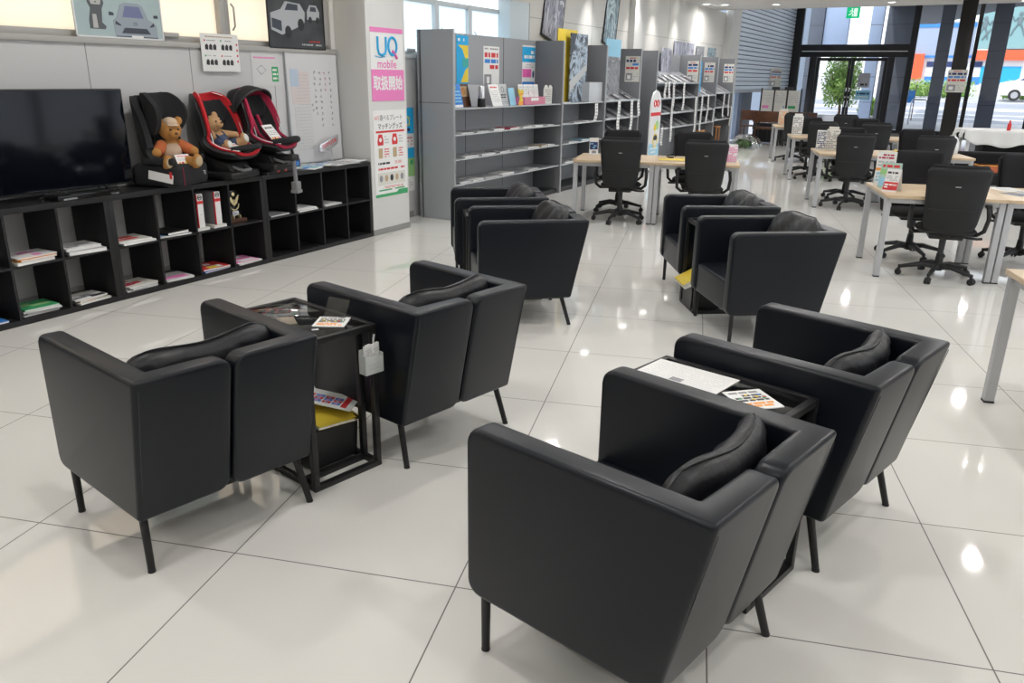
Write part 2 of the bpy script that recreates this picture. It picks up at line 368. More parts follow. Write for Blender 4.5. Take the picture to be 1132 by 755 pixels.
# roller shutter in the left wall
SHUT = mat('shutter_slat_blue_grey', (0.66, 0.74, 0.86), 0.5, metal=0.0)
mb = MB(); z = 1.36
prof = []
while z < CH2 - 0.02:
    mb.prism([(-0.395, z), (-0.37, z+0.012), (-0.37, z+0.092), (-0.39, z+0.100), (-0.41, z+0.100), (-0.41, z+0.006)], 18.4, 26.4, SHUT, 'yz')
    z += 0.115
mb.bx((18.4, -0.43, 1.36), (26.4, -0.415, CH2), mat('shutter_gap_shade', (0.06, 0.07, 0.09), 0.7))  # added dark sheet behind the slats: shades the gaps, stops light leaking in
bm_ = mb.bm
bmesh.ops.transform(bm_, matrix=Matrix.Diagonal((1, -1, 1, 1)), verts=bm_.verts); bmesh.ops.reverse_faces(bm_, faces=bm_.faces[:])
struct(mb, 'door_1', angle=20, **W0)
mb = MB(); wbox(mb, 18.4, 26.45, -0.425, -0.365, 1.28, 1.365, ALU, 0.003); struct(mb, 'trim_4', **W0)
mb = MB(); wbox(mb, 18.4, 18.5, -0.44, -0.33, 0, CH2, COLUMNM); wbox(mb, 26.4, 26.5, -0.44, -0.33, 0, CH2, BMETAL); struct(mb, 'trim_5', **W0)
# glazed front, facing back down the room: object frame x = s, y = t
G0 = dict(loc=wp(TG, 0), rz=GANG)
FR = mat('black_anodised_frame', (0.010, 0.010, 0.013), 0.4)
mb = MB()
def gb(mb, s0, s1, z0, z1, m, d0=-0.07, d1=0.07, bev=0.004): return mb.bx((s0, d0, z0), (s1, d1, z1), m, bev)
gb(mb, -0.34, -0.10, 0, CH2, FR, -0.1, 0.1); gb(mb, 3.27, 3.46, 0, CH2, FR, -0.1, 0.1)
gb(mb, -0.1, 3.3, 2.40, 2.80, FR)
for s in (5.15, 6.9, 8.65): gb(mb, s-0.06, s+0.06, 0, CH2, FR)
gb(mb, 3.4, SR, 0, 0.12, FR); gb(mb, 3.4, SR, CH2-0.1, CH2, FR)
gb(mb, 0.24, 0.46, 0, 2.4, FR); gb(mb, 2.70, 2.90, 0, 2.4, FR)
wf = struct(mb, 'wall_front_glazing', **G0)
mb = MB(); gb(mb, -0.05, 3.25, 2.57, 2.60, SILVER, -0.074, -0.068, 0); mb.build('transom_rail', wf)
for a, b, z0, z1 in ((-0.1, 0.24, 0.1, 2.4), (2.9, 3.27, 0.1, 2.4), (-0.1, 3.27, 2.8, CH2), (3.46, 5.09, 0.12, CH2), (5.21, 6.84, 0.12, CH2), (6.96, 8.59, 0.12, CH2)):
    mb = MB(); gb(mb, a, b, z0, z1, GLASS, -0.006, 0.006, 0); mb.build('pane', wf)
mb = MB(); gb(mb, -0.1, 0.24, 0, 0.1, FR); gb(mb, 2.9, 3.27, 0, 0.1, FR); mb.build('sill', wf)
def door(name, s0, s1, hs):
    mb = MB(); w = 0.09
    gb(mb, s0, s0+w, 0.01, 2.38, FR, -0.03, 0.03); gb(mb, s1-w, s1, 0.01, 2.38, FR, -0.03, 0.03)
    gb(mb, s0, s1, 0.01, 0.16, FR, -0.03, 0.03); gb(mb, s0, s1, 2.28, 2.38, FR, -0.03, 0.03)
    r = struct(mb, name, **G0)
    mb = MB(); gb(mb, s0+w, s1-w, 0.16, 2.28, GLASS, -0.005, 0.005, 0); mb.build('pane', r)
    mb = MB(); hx = s1-w/2 if hs > 0 else s0+w/2
    mb.cyl((hx, -0.03, 1.12), (hx, -0.06, 1.12), 0.03, SILVER); mb.tube([(hx, -0.03, 1.0), (hx, -0.07, 1.0), (hx, -0.07, 0.8), (hx, -0.03, 0.8)], 0.012, SILVER)
    mb.bx((hx-0.02, -0.045, 1.3), (hx+0.02, -0.03, 1.42), SILVER, 0.003); mb.build('door_handle', r)
door('door_2', 0.47, 1.58, 1); door('door_3', 1.59, 2.69, -1)

# recessed downlights; the lamp's own light lies inside its builder
LENS = mat('lamp_lens', (0.9, 0.9, 0.9), 0.4, emit=(1.0, 0.97, 0.92, 6.0))
_ld = bpy.data.lights.new('downlight_lamp', 'AREA'); _ld.shape = 'DISK'; _ld.size = 0.15; _ld.energy = LAMP_POWER; _ld.color = (1.0, 0.98, 0.955); _ld.spread = RD(170)
_lw = bpy.data.lights.new('wall_washer_lamp', 'AREA'); _lw.shape = 'DISK'; _lw.size = 0.12; _lw.energy = LAMP_POWER*0.5; _lw.color = (1.0, 0.98, 0.95); _lw.spread = RD(75)
def downlight(t, s, label, z=CH, wash=False, group='recessed ceiling downlights'):
    r = thing('downlight', label, 'ceiling light', wp(t, s, z), WANG, group)
    mb = MB(); mb.lathe([(0.085, 0), (0.105, -0.001), (0.108, -0.006), (0.088, -0.010), (0.082, -0.004), (0.082, 0.0)], (0, 0, 0), WHITEP, 28); part(mb, 'trim_ring', r)
    mb = MB(); mb.lathe([(0, -0.004), (0.05, -0.0045), (0.082, -0.003)], (0, 0, 0), LENS, 28); part(mb, 'lens', r)
    l = bpy.data.objects.new('lamp_light', _lw if wash else _ld); COL.objects.link(l); l.location = (0, 0, -0.02); l.parent = r
    if wash: l.rotation_euler = (RD(-10), 0, 0)
    return r
for t in (-4.5, -2.0, 0.4, 2.8, 5.2, 7.7):
    for s in (1.1, 3.6, 6.1, 8.4): downlight(t, s, 'recessed downlight over the lounge, row %s, %s from the left wall' % ({-4.5: 'one', -2.0: 'two', 0.4: 'three', 2.8: 'four', 5.2: 'five', 7.7: 'six'}[t], {1.1: 'first', 3.6: 'second', 6.1: 'third', 8.4: 'fourth'}[s]))
for t in (10.2, 12.8):
    for s in (1.2, 3.5, 5.9, 8.2): downlight(t, s, 'recessed downlight over the %s desks, %s from the left wall' % ('nearer' if t < 11 else 'middle', {1.2: 'first', 3.5: 'second', 5.9: 'third', 8.2: 'fourth'}[s]))
for s, d in ((1.2, 'second lit downlight from the left along the ceiling edge'), (3.5, 'lit downlight in the ceiling above the entrance doors, third from the left'), (5.9, 'rightmost lit downlight at the top right edge of the ceiling')):
    downlight(15.6 + 0.2*(s > 3) + 0.5*(s > 5), s, d, group=None)
downlight(15.3, 0.15, 'lit downlight in the ceiling nearest the wall pier, leftmost along the edge', group=None)
for t in (9.1, 11.0, 12.2, 13.6, 15.0): downlight(t, -0.18, 'wall washer downlight close to the left wall, %s of five along it' % {9.1: 'nearest', 11.0: 'second', 12.2: 'middle', 13.6: 'fourth', 15.0: 'farthest'}[t], wash=True, group='wall washer downlights')
for t in (19.5, 23.5):
    for s in (1.5, 5.0, 8): downlight(t, s, 'downlight in the high entrance ceiling, %s row, %s' % ('nearer' if t < 20 else 'farther', {1.5: 'left', 5.0: 'middle', 8: 'right'}[s]), z=CH2, group='entrance downlights')
# ---------------------------------------------------------------- outside, seen through the glazed front
CONC = mat('pavement_concrete', (0.46, 0.47, 0.50), 0.8, vary=(0.8, (0.40, 0.41, 0.44)))
ROAD = mat('road_asphalt', (0.30, 0.32, 0.37), 0.85, vary=(0.5, (0.25, 0.27, 0.32)))
LINE = mat('road_marking', (0.85, 0.85, 0.85), 0.7)
# object frame x = s, y = distance beyond the glass, z up; the street rises gently away from the building
OUT0 = dict(loc=wp(TG, 0), rz=GANG)
def gz(y): return 0.0 if y < 4 else (y-4)*0.030
mb = MB()
for a, b, m in ((-0.1, 4, CONC), (4, 8, CONC), (8, 26, ROAD), (26, 30, CONC), (30, 80, CONC)):
    mb.prism([(a, gz(a)-0.03), (b, gz(b)-0.03), (b, gz(b)-0.3), (a, gz(a)-0.3)], -14, 90, m, 'yz')
struct(mb, 'ground_outside', **OUT0)
mb = MB()
for a, b in ((10.2, 10.5), (16.6, 16.9), (17.6, 18.4), (24.5, 24.8), (13, 13.3)):
    mb.prism([(a, gz(a)-0.028), (b, gz(b)-0.028), (b, gz(b)-0.05), (a, gz(a)-0.05)], -14, 90, LINE, 'yz')
struct(mb, 'ground_markings', **OUT0)
mb = MB(); mb.prism([wp(t, s)[:2] for t, s in ((17.0, -0.43), (27.5, -0.43), (27.5, -8), (17.0, -8))], -0.3, -0.02, CONC, 'xy'); struct(mb, 'ground_side', )
mb = MB(); mb.prism([wp(t, s)[:2] for t, s in ((-12, 9.7), (26.4, 9.7), (26.4, 40), (-12, 40))], -0.3, -0.02, CONC, 'xy'); struct(mb, 'ground_street_side', )
PILL = mat('exterior_grey_tile', (0.10, 0.115, 0.15), 0.45, bump=(3, 0.1)); PILB = mat('exterior_pale_blue_cladding', (0.33, 0.42, 0.60), 0.5); JN = mat('dark_joint', (0.03, 0.03, 0.035), 0.6)
def pillar(label, s, y, w, m, h=7.0, nm='exterior_pillar', grp=None):
    r = thing(nm, label, 'pillar', wp(TG+y, s), GANG, grp)
    mb = MB(); mb.box((0, 0, h/2-0.1), (w, w*0.8, h+0.2), m, 0.01); part(mb, 'shaft', r)
    mb = MB()
    for z in (0.9, 1.8, 2.7, 3.6, 4.5): mb.box((0, 0, z), (w+0.004, w*0.8+0.004, 0.015), JN)
    part(mb, 'tile_joint', r); return r
pillar('dark grey tiled square pillar outside the glass left of the black column', 4.13, 3.5, 0.42, PILL)
pillar('dark grey tiled square pillar outside the glass right of the black column', 5.80, 3.5, 0.54, PILL)
pillar('dark grey pillar outside at the far left behind the narrow side light', -0.22, 3.4, 0.5, PILL)
r = thing('hanging_panel', 'wide pale blue panel outside, seen above the entrance doors', 'panel', wp(TG+3.5, 0.47, 2.62), GANG)
mb = MB(); mb.bx((-0.42, -0.2, 0), (0.42, 0.2, 2.3), PILB, 0.01); part(mb, 'board', r)
pillar('slender pale blue pillar outside behind the right entrance door', 1.85, 3.5, 0.42, PILB)
pillar('dark clad pillar outside at the right end of the entrance transom', 2.62, 3.6, 0.86, PILL)
# dark posts beyond the half-raised shutter
r = thing('steel_post', 'dark blue steel post standing under the half raised shutter', 'post', wp(21.6, -0.75), WANG)
mb = MB(); mb.box((0, 0, 1.4), (1.3, 0.25, 2.9), NAVY if False else PILL, 0.01); part(mb, 'shaft', r)
r = thing('steel_post', 'pale grey post beside the dark one under the half raised shutter', 'post', wp(20.35, -0.75), WANG)
mb = MB(); mb.box((0, 0, 1.4), (0.5, 0.25, 2.9), PILB, 0.01); part(mb, 'shaft', r)
# canopy over the pavement
mb = MB(); mb.prism([(2.25, 0.25), (12.5, 0.25), (12.5, 3.0), (6.2, 4.7), (3.35, 13.5), (2.25, 13.5)], 4.2, 4.45, mat('dark_canopy_soffit', (0.05, 0.055, 0.065), 0.6), 'xy')
o = single(mb, 'canopy', 'dark canopy slab over the pavement outside the glass front', 'canopy', OUT0['loc'], OUT0['rz'])
# tree by the door
LEAF = mat('tree_leaf_green', (0.20, 0.36, 0.07), 0.5, vary=(3, (0.34, 0.50, 0.14))); BARK = mat('tree_bark', (0.16, 0.11, 0.07), 0.8)
def leaves(mb, c, r, n, m, size=0.07, rng=None):
    rng = rng or random.Random(3); tb = bmesh.new()
    for i in range(n):
        d = Vector((rng.gauss(0, 1), rng.gauss(0, 1), rng.gauss(0, 1))).normalized() * (rng.random()**0.45)
        lump = 1 + 0.18*sin(5*d.x+1.3)*cos(4*d.z)
        p = Vector(c) + Vector((d.x*r[0], d.y*r[1], d.z*r[2]))*lump
        R = Euler((rng.uniform(0, 6.3), rng.uniform(0, 6.3), rng.uniform(0, 6.3))).to_matrix(); s = size*rng.uniform(0.7, 1.4)
        vs = [tb.verts.new(p + R @ Vector(q)*s) for q in ((-1, 0, 0), (0, -0.45, 0.12), (1, 0, 0), (0, 0.45, 0.12))]
        tb.faces.new(vs)
    mb.take(tb, m)
r = thing('tree', 'leafy green street tree outside the left entrance door', 'tree', wp(TG+4.6, 0.78), GANG)
mb = MB(); mb.tube([(0, 0, 0), (0.05, 0, 0.5), (0, 0.05, 1.0), (0.05, 0, 1.7)], [0.07, 0.055, 0.05, 0.03], BARK)
for a in (0.3, 1.6, 2.9, 4.2, 5.4): mb.tube([(0, 0, 0.8), (0.35*cos(a), 0.35*sin(a), 1.3), (0.7*cos(a), 0.7*sin(a), 1.9)], [0.035, 0.025, 0.012], BARK, 6)
part(mb, 'trunk', r)
mb = MB(); leaves(mb, (0, 0, 1.65), (0.74, 0.74, 1.05), 5200, LEAF, 0.055); part(mb, 'foliage', r, angle=0)
mb = MB(); [mb.bx(a, b, CONC, 0.01) for a, b in (((-0.9, -0.5, 0), (1.3, -0.35, 0.35)), ((-0.9, 0.35, 0), (1.3, 0.5, 0.35)), ((-0.9, -0.35, 0), (-0.75, 0.35, 0.35)), ((1.15, -0.35, 0), (1.3, 0.35, 0.35)))]; single(mb, 'planter_kerb', 'pale concrete planter kerb at the foot of the street tree', 'planter', wp(TG+4.6, 0.78), GANG)
# low hedges across the road
for i, (s, y, w, d) in enumerate(((3.0, 29, 5.5, 'clipped green hedge across the road, left of the dark grey pillars'), (8.6, 29, 4.0, 'clipped green hedge across the road at the right behind the tall table'), (1.7, 7.0, 0.9, 'small green shrub beside the signboard outside the big mullion'))):
    hh = 0.55 if i < 2 else 0.45
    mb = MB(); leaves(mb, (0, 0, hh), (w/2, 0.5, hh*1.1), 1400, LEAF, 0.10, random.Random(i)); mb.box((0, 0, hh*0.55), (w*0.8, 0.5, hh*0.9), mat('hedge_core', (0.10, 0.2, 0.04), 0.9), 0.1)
    single(mb, 'hedge', d, 'hedge', wp(TG+y, s, gz(y)), GANG, angle=0)
# shop across the road
PALEB = mat('shop_wall_pale_blue', (0.32, 0.38, 0.50), 0.7); MURAL = mat('shop_wall_pale_aqua', (0.22, 0.38, 0.40), 0.7); SHW = mat('shop_white_wall', (0.75, 0.76, 0.78), 0.7)
ORED = mat('shop_orange_red', (0.80, 0.11, 0.04), 0.6)
BY = 36.0
r = thing('shop_building', 'white and pale blue shop across the road with a red sign band and wall drawings', 'building', wp(TG+BY, 0, gz(BY)), GANG)
mb = MB(); mb.bx((-4, 0, -0.5), (6.0, 8, 2.6), SHW); mb.bx((6.0, 0, -0.5), (40, 8, 3.0), SHW); part(mb, 'wall', r)
mb = MB(); mb.bx((0.6, -0.15, 2.35), (4.9, 0, 4.7), PALEB); mb.bx((0.6, -0.2, 4.35), (4.9, -0.14, 4.6), BLUE); mb.bx((0.6, -0.2, 2.35), (4.9, -0.14, 2.5), BLUE); part(mb, 'blue_fascia', r)
mb = MB(); mb.prism([(5.0, 2.9), (40, 3.2), (40, 9.2), (5.0, 5.4)], -0.3, 0, MURAL); part(mb, 'mural_wall', r)
mb = MB(); mb.bx((1.2, -0.5, 0.9), (2.0, 0, 2.6), ORED); part(mb, 'red_sign', r); mb = MB(); mb.bx((5.0, -0.4, 2.2), (8.2, 0, 2.85), ORED); part(mb, 'red_sign', r); mb = MB(); mb.bx((8.9, -0.4, 1.5), (9.3, 0, 2.9), ORED); part(mb, 'red_sign', r)
mb = MB()
for k in range(4): mb.bx((2.2+k*0.9, -0.06, 1.75), (2.95+k*0.9, 0, 2.1), NAVY)
for k in range(4): mb.bx((2.2+k*0.9, -0.06, 0.6), (2.95+k*0.9, 0, 1.1), BLUE)
mb.bx((5.6, -0.06, 0.7), (8.0, 0, 1.8), CYAN); mb.bx((9.5, -0.06, 1.3), (13, 0, 1.9), mat('teal_print', (0.1, 0.6, 0.55), 0.5)); mb.bx((9.3, -0.06, 0.5), (11.3, 0, 1.1), YELLOW); part(mb, 'window_display', r)
DRAW = mat('mural_drawing', (0.14, 0.20, 0.22), 0.7); # plain generic figures, line drawings of people
def figure(mb, x, z, h, m=DRAW, a=0.3):
    mb.ell((x, -0.32, z+h*0.9), (h*0.09, 0.03, h*0.1), m); mb.ell((x, -0.32, z+h*0.62), (h*0.11, 0.03, h*0.2), m)
    for sx in (-1, 1):
        mb.tube([(x+sx*0.05*h, -0.32, z+h*0.48), (x+sx*(0.08+a*0.2)*h, -0.32, z+h*0.25), (x+sx*(0.07+a*0.4)*h, -0.32, z)], 0.035*h, m)
        mb.tube([(x+sx*0.09*h, -0.32, z+h*0.75), (x+sx*(0.2)*h, -0.32, z+h*0.6), (x+sx*(0.25+a*0.1)*h, -0.32, z+h*0.8)], 0.028*h, m)
for fx, fz, fh, fa in ((5.35, 3.55, 1.45, 0.3), (5.95, 3.5, 1.6, 0.8), (7.35, 3.75, 1.5, 0.5), (4.3, 2.7, 1.1, 0.3), (2.9, 2.8, 0.8, 0.4), (8.1, 4.9, 1.6, 0.3)):
    mb = MB(); figure(mb, fx, fz, fh, a=fa); part(mb, 'mural_figure', r)
# parked white van
r = thing('van', 'white van parked across the road at the right edge', 'vehicle', wp(TG+27.0, 8.2, gz(27)), GANG)
mb = MB(); mb.prism([(-1.5, 0.3), (3.0, 0.3), (3.0, 1.75), (0.2, 1.8), (-0.7, 1.15), (-1.5, 1.0)], -0.8, 0.8, mat('van_white', (0.8, 0.8, 0.82), 0.3), 'xz', 0.05); part(mb, 'body', r)
mb = MB(); mb.prism([(-0.55, 1.15), (0.25, 1.68), (0.9, 1.68), (0.9, 1.15)], -0.82, -0.78, NAVY); mb.bx((1.1, -0.82, 1.15), (2.6, -0.78, 1.65), NAVY); part(mb, 'window', r)
for x in (-0.7, 2.1):
    mb = MB(); mb.cyl((x, -0.85, 0.32), (x, -0.6, 0.32), 0.32, PLASTB, seg=24); mb.cyl((x, -0.86, 0.32), (x, -0.84, 0.32), 0.19, SILVER, seg=16); part(mb, 'wheel', r)
mb = MB(); mb.tube([(0, 0, 0), (0, 0, 0.85), (0.04, 0, 0.95), (0.5, 0, 0.95), (0.55, 0, 0.85), (0.55, 0, 0)], 0.03, SILVER)
single(mb, 'bicycle_rail', 'silver hooped bicycle rail outside the glass beside the entrance', 'rail', wp(TG+5.5, 3.3, gz(5.5)), GANG)
r = thing('street_sign', 'small blue and red street signboard outside right of the big mullion', 'sign', wp(TG+8.0, 2.95, gz(8)), GANG)
mb = MB(); mb.cyl((-0.3, 0, 0), (-0.3, 0, 1.4), 0.02, BROWN); mb.cyl((0.3, 0, 0), (0.3, 0, 1.4), 0.02, BROWN); part(mb, 'post', r)
mb = MB(); mb.bx((-0.3, -0.02, 0.7), (0.3, 0.02, 1.2), BLUE); part(mb, 'board', r)
# emergency exit sign hanging inside the glazed front
r = thing('exit_sign', 'green running figure exit sign hanging above the entrance doors', 'sign', wp(TG-0.5, 1.48, 3.76), GANG)
EG = mat('exit_green', (0.0, 0.30, 0.12), 0.4, emit=(0.0, 0.42, 0.17, 0.8)); EW = mat('exit_white', (0.8, 0.9, 0.85), 0.4, emit=(0.8, 1, 0.9, 0.5))
mb = MB(); mb.bx((-0.20, -0.03, -0.18), (0.20, 0.03, 0.18), EG, 0.005); part(mb, 'panel', r)
mb = MB(); mb.bx((0.02, -0.034, -0.13), (0.13, -0.031, 0.12), EW); mb.ell((-0.04, -0.034, 0.10), (0.024, 0.003, 0.028), EW)
mb.tube([(-0.03, -0.034, 0.06), (-0.04, -0.034, -0.02), (0.0, -0.034, -0.07), (-0.02, -0.034, -0.13)], 0.014, EW); mb.tube([(-0.04, -0.034, -0.02), (-0.09, -0.034, -0.07), (-0.14, -0.034, -0.08)], 0.014, EW)
mb.tube([(-0.11, -0.034, 0.0), (-0.08, -0.034, 0.05), (-0.03, -0.034, 0.06), (0.01, -0.034, 0.0)], 0.011, EW); part(mb, 'running_figure', r)
mb = MB(); mb.cyl((0, 0, 0.18), (0, 0, CH2-3.76), 0.012, SILVER); part(mb, 'hanger', r)
mb = MB(); mb.bx((-6, 0, 0), (-0.55, 1.5, 6), mat('reflection_fill_blue_grey', (0.24, 0.29, 0.37), 0.7)); single(mb, 'reflection_fill_wall', 'blue grey wall added outside, filling in for the reflection at the left entrance glass', 'wall', wp(TG+5.0, 0), GANG)  # added wall, stands in for the slat reflection in the side glass
# ---------------------------------------------------------------- lounge armchairs: local x = front to back, y = across
AW, AB, AD, ADB, AH, AZ, TH = 0.70, 0.675, 0.745, 0.635, 0.722, 0.195, 0.083
def armchair_shell(sgn):
    tb = bmesh.new(); W, B = AW/2, AB/2; g = 0.004
    def ring(z):
        xb = ADB + (AD-ADB)*(z-AZ)/(AH-AZ)
        P = [(0.0, -W), (xb, -B), (xb, -g), (xb-TH, -g), (xb-TH-0.005, -B+TH), (0.0, -W+TH)]
        return [tb.verts.new((x, y, z)) for x, y in P]
    lo, hi = ring(AZ), ring(AH)
    tb.faces.new(lo); tb.faces.new(hi[::-1]); n = 6; vert = []
    for i in range(n): tb.faces.new((lo[i], hi[i], hi[(i+1) % n], lo[(i+1) % n]))
    bmesh.ops.recalc_face_normals(tb, faces=tb.faces[:]); tb.edges.ensure_lookup_table()
    def edge(a, b):
        return next(e for e in tb.edges if set(e.verts) == {a, b})
    es = [edge(hi[5], hi[0]), edge(lo[5], lo[0]), edge(hi[2], hi[3]), edge(lo[2], lo[3])]
    bmesh.ops.bevel(tb, geom=es, offset=0.048, segments=5, profile=0.5, affect='EDGES')
    tb.normal_update()
    es = [e for e in tb.edges if len(e.link_faces) == 2 and e.calc_face_angle() > RD(40)]
    bmesh.ops.bevel(tb, geom=es, offset=0.017, segments=4, profile=0.55, affect='EDGES')
    if sgn > 0:
        bmesh.ops.transform(tb, matrix=Matrix.Diagonal((1, -1, 1, 1)), verts=tb.verts); bmesh.ops.reverse_faces(tb, faces=tb.faces[:])
    mb = MB(); mb.take(tb, LEATHER, None, True); return mb
def armchair_stitch(sgn):
    mb = MB(); W, B = AW/2 - 0.014, AB/2 - 0.014; z = AH - 0.0015
    pts = [(0.008, W, AH-0.055), (0.016, W, AH-0.03), (0.045, W, z-0.004), (0.07, W, z), (AD-0.02, B, z), (AD-0.016, 0.055, z), (AD-0.02, 0.03, z-0.008), (AD-0.024, 0.018, z-0.03)]
    mb.tube([(x, sgn*y, zz) for x, y, zz in pts], 0.0016, STITCH, 5)
    mb.tube([(ADB+0.004, sgn*(AB/2-0.016), AZ+0.03), (AD-0.003, sgn*(AB/2-0.016), AH-0.03)], 0.0014, STITCH, 5)
    return mb
def armchair(label):
    r = thing('armchair', label, 'armchair', group='black leather lounge armchairs')
    for sg in (-1, 1):
        p = part(armchair_shell(sg), 'side_shell', r); q = armchair_stitch(sg).build('stitching', p); KIDS.setdefault(p, []).append(q)
    mb = MB(); mb.bx((0.012, -AW/2+TH-0.004, AZ+0.005), (0.60, AW/2-TH+0.004, 0.405), LEATHER, 0.022, 4); part(mb, 'seat', r)
    mb = MB(); mb.bx((0.05, -0.30, AZ-0.012), (0.585, 0.30, AZ+0.02), BMETAL); part(mb, 'base_frame', r)
    for x0, x1, yt in ((0.05, 0.05, 0.318), (0.575, 0.63, 0.30)):
        for sg in (-1, 1):
            mb = MB(); mb.cyl((x1, sg*0.318, 0.004), (x0, sg*yt, AZ), 0.0125, BMETAL, 0.0145, seg=18); mb.cyl((x1, sg*0.318, 0), (x1, sg*0.318, 0.006), 0.0135, PLASTB, seg=18); part(mb, 'leg', r)
    return r
def pillow_fn(w, h, t, bend, sag, seedv):
    def f(side):
        def g(u, v):
            a = u*2-1; b = v*2-1
            edge = max(0.0, (1-abs(a)**3.2))*max(0.0, (1-abs(b)**3.0))
            th = side*(t*edge**0.42)
            y = a*w/2*math.sqrt(1-0.42*b**4); z = b*h/2*math.sqrt(1-0.50*a**4) - sag*(1-a*a)*(0.5+0.5*b)
            wr = 0.006*sin(9*a+seedv+3*b)*edge + 0.004*sin(17*b+5*a*seedv)*edge
            x = th + bend*(a*a) + wr
            return Vector((x, y, z))
        return g
    return f
def cushion(label, w=0.50, h=0.345, t=0.058, bend=-0.05, sag=0.035, sv=1.0, group=None):
    r = thing('cushion', label, 'cushion', group=group)
    F = pillow_fn(w, h, t, bend, sag, sv)
    mb = MB(); mb.sheet(F(-1), 26, 20, PILLOW); mb.sheet(lambda u, v: F(1)(1-u, v), 26, 20, PILLOW)
    bmesh.ops.remove_doubles(mb.bm, verts=mb.bm.verts[:], dist=0.0015); part(mb, 'cover', r, angle=0)
    mb = MB(); g = F(1); pts = [g(i/20, 1.0) for i in range(21)]; mb.tube([p + Vector((0, 0, 0.001)) for p in pts], 0.0035, PILLOW, 6)
    for uu in (0.0, 1.0): mb.tube([g(uu, i/12) for i in range(13)], 0.003, PILLOW, 6)
    part(mb, 'piping', r); return r
CHAIRS = {'A': (-0.365, 2.160, -29.6), 'B': (0.171, 3.117, -32.0), 'C': (-2.080, 2.537, -28.5), 'D': (-1.497, 3.461, -28.8),
          'E': (-1.444, 5.196, 21.5), 'F': (-1.875, 6.13, 19.8), 'G': (0.171, 5.269, 19.7), 'H': (-0.125, 6.293, 14.2)}
LAB = {'A': 'nearest black leather armchair, at the bottom centre, its tall side towards the camera',
 'B': 'black leather armchair at the right, behind the small table with the printed sheet',
 'C': 'black leather armchair at the far left, turned with its split back to the camera',
 'D': 'black leather armchair with its split back beside the glass table and card holder',
 'E': 'black leather armchair seen from the side in the middle, nearer one of that pair',
 'F': 'black leather armchair farther back in the middle, in front of the grey bookcase',
 'G': 'black leather armchair right of centre, nearer one, seat open towards the aisle',
 'H': 'black leather armchair right of centre, farther one, in front of the desks'}
first = None
for k, (x, y, a) in CHAIRS.items():
    if first is None:
        first = armchair(LAB[k]); first.location = (x, y, 0); first.rotation_euler = (0, 0, RD(a)); r = first
    else: r = dup(first, (x, y, 0), RD(a), LAB[k])
def on_chair(k, lx, ly, z):
    x, y, a = CHAIRS[k]; a = RD(a); return (x + lx*cos(a) - ly*sin(a), y + lx*sin(a) + ly*cos(a), z)
CUSH = {'A': (0.55, 0.06, 0.585, 17, 0, 4, 'black leather cushion slumped in the nearest armchair, its seam facing up'),
 'B': (0.535, 0.04, 0.59, 17, 0, 3, 'black leather cushion in the right armchair behind the printed sheet'),
 'C': (0.525, 0.01, 0.595, 15, 3, -2, 'black leather cushion leaning in the far left armchair, higher at its right end'),
 'D': (0.525, 0.045, 0.595, 15, 3, -2, 'black leather cushion in the armchair beside the glass table'),
 'E': (0.555, -0.02, 0.63, 22, 2, 8, 'crumpled black cushion in the nearer middle armchair'),
 'F': (0.55, -0.02, 0.63, 22, 2, 5, 'crumpled black cushion in the armchair in front of the grey bookcase'),
 'G': (0.555, -0.04, 0.63, 24, 2, 8, 'crumpled black cushion in the nearer armchair right of centre'),
 'H': (0.545, -0.02, 0.63, 24, 2, 6, 'crumpled black cushion in the farther armchair right of centre')}
i = 0
for k, (lx, ly, z, tilt, roll, yaw, lb) in CUSH.items():
    i += 1
    far = k in 'EFGH'
    c = cushion(lb, w=0.46 if far else 0.575, h=0.36 if far else 0.35, t=0.075 if far else 0.058, bend=-0.05, sag=0.03 if not far else 0.02, sv=i*1.7, group='black leather cushions')
    c.location = on_chair(k, lx, ly, z); c.rotation_euler = Euler((RD(roll), RD(tilt), RD(CHAIRS[k][2]+yaw)), 'XYZ')

# ---------------------------------------------------------------- side tables between the armchairs: x along the arms, y across
TW, TL, TZ = 0.345, 0.58, 0.645
def side_table(label, top=None):
    r = thing('side_table', label, 'side table', group='black glass side tables'); q = 0.0125
    x0, x1, y0, y1 = 0.0, TL, -TW/2, TW/2
    mb = MB()
    for y in (y0+q, y1-q): mb.box(((x0+x1)/2, y, TZ-q), (TL, 2*q, 2*q), BMETAL, 0.002)
    for x in (x0+q, x1-q): mb.box((x, 0, TZ-q), (2*q, TW, 2*q), BMETAL, 0.002)
    part(mb, 'top_frame', r)
    mb = MB(); mb.bx((x0+0.02, y0+0.02, TZ-0.008), (x1-0.02, y1-0.02, TZ-0.001), TGLASS, 0.001); part(mb, 'glass_top', r)
    for x in (x0+q, x1-q):
        for y in (y0+q, y1-q):
            mb = MB(); mb.box((x, y, (TZ-0.025)/2), (2*q, 2*q, TZ-0.03), BMETAL, 0.002); part(mb, 'leg', r)
    mb = MB()
    for y in (y0+q, y1-q): mb.box(((x0+x1)/2, y, q), (TL, 2*q, 2*q), BMETAL, 0.002)
    for x in (x0+q, x1-q, x1-0.105): mb.box((x, 0, q), (2*q, TW-0.02, 2*q), BMETAL, 0.002)
    part(mb, 'base_frame', r)
    mb = MB(); mb.box((x1-0.105, y1-q-0.001, (TZ-0.03)/2), (2*q, 2*q, TZ-0.03), BMETAL, 0.002); mb.box((x1-0.105, y1-0.05, (TZ-0.03)/2), (0.015, 0.06, TZ-0.03), BMETAL, 0.002) if False else None
    part(mb, 'inner_leg', r)
    return r
def mid(a, b):
    xa, ya, aa = CHAIRS[a]; xb, yb, ab = CHAIRS[b]; an = RD((aa+ab)/2); return (xa+xb)/2, (ya+yb)/2, an
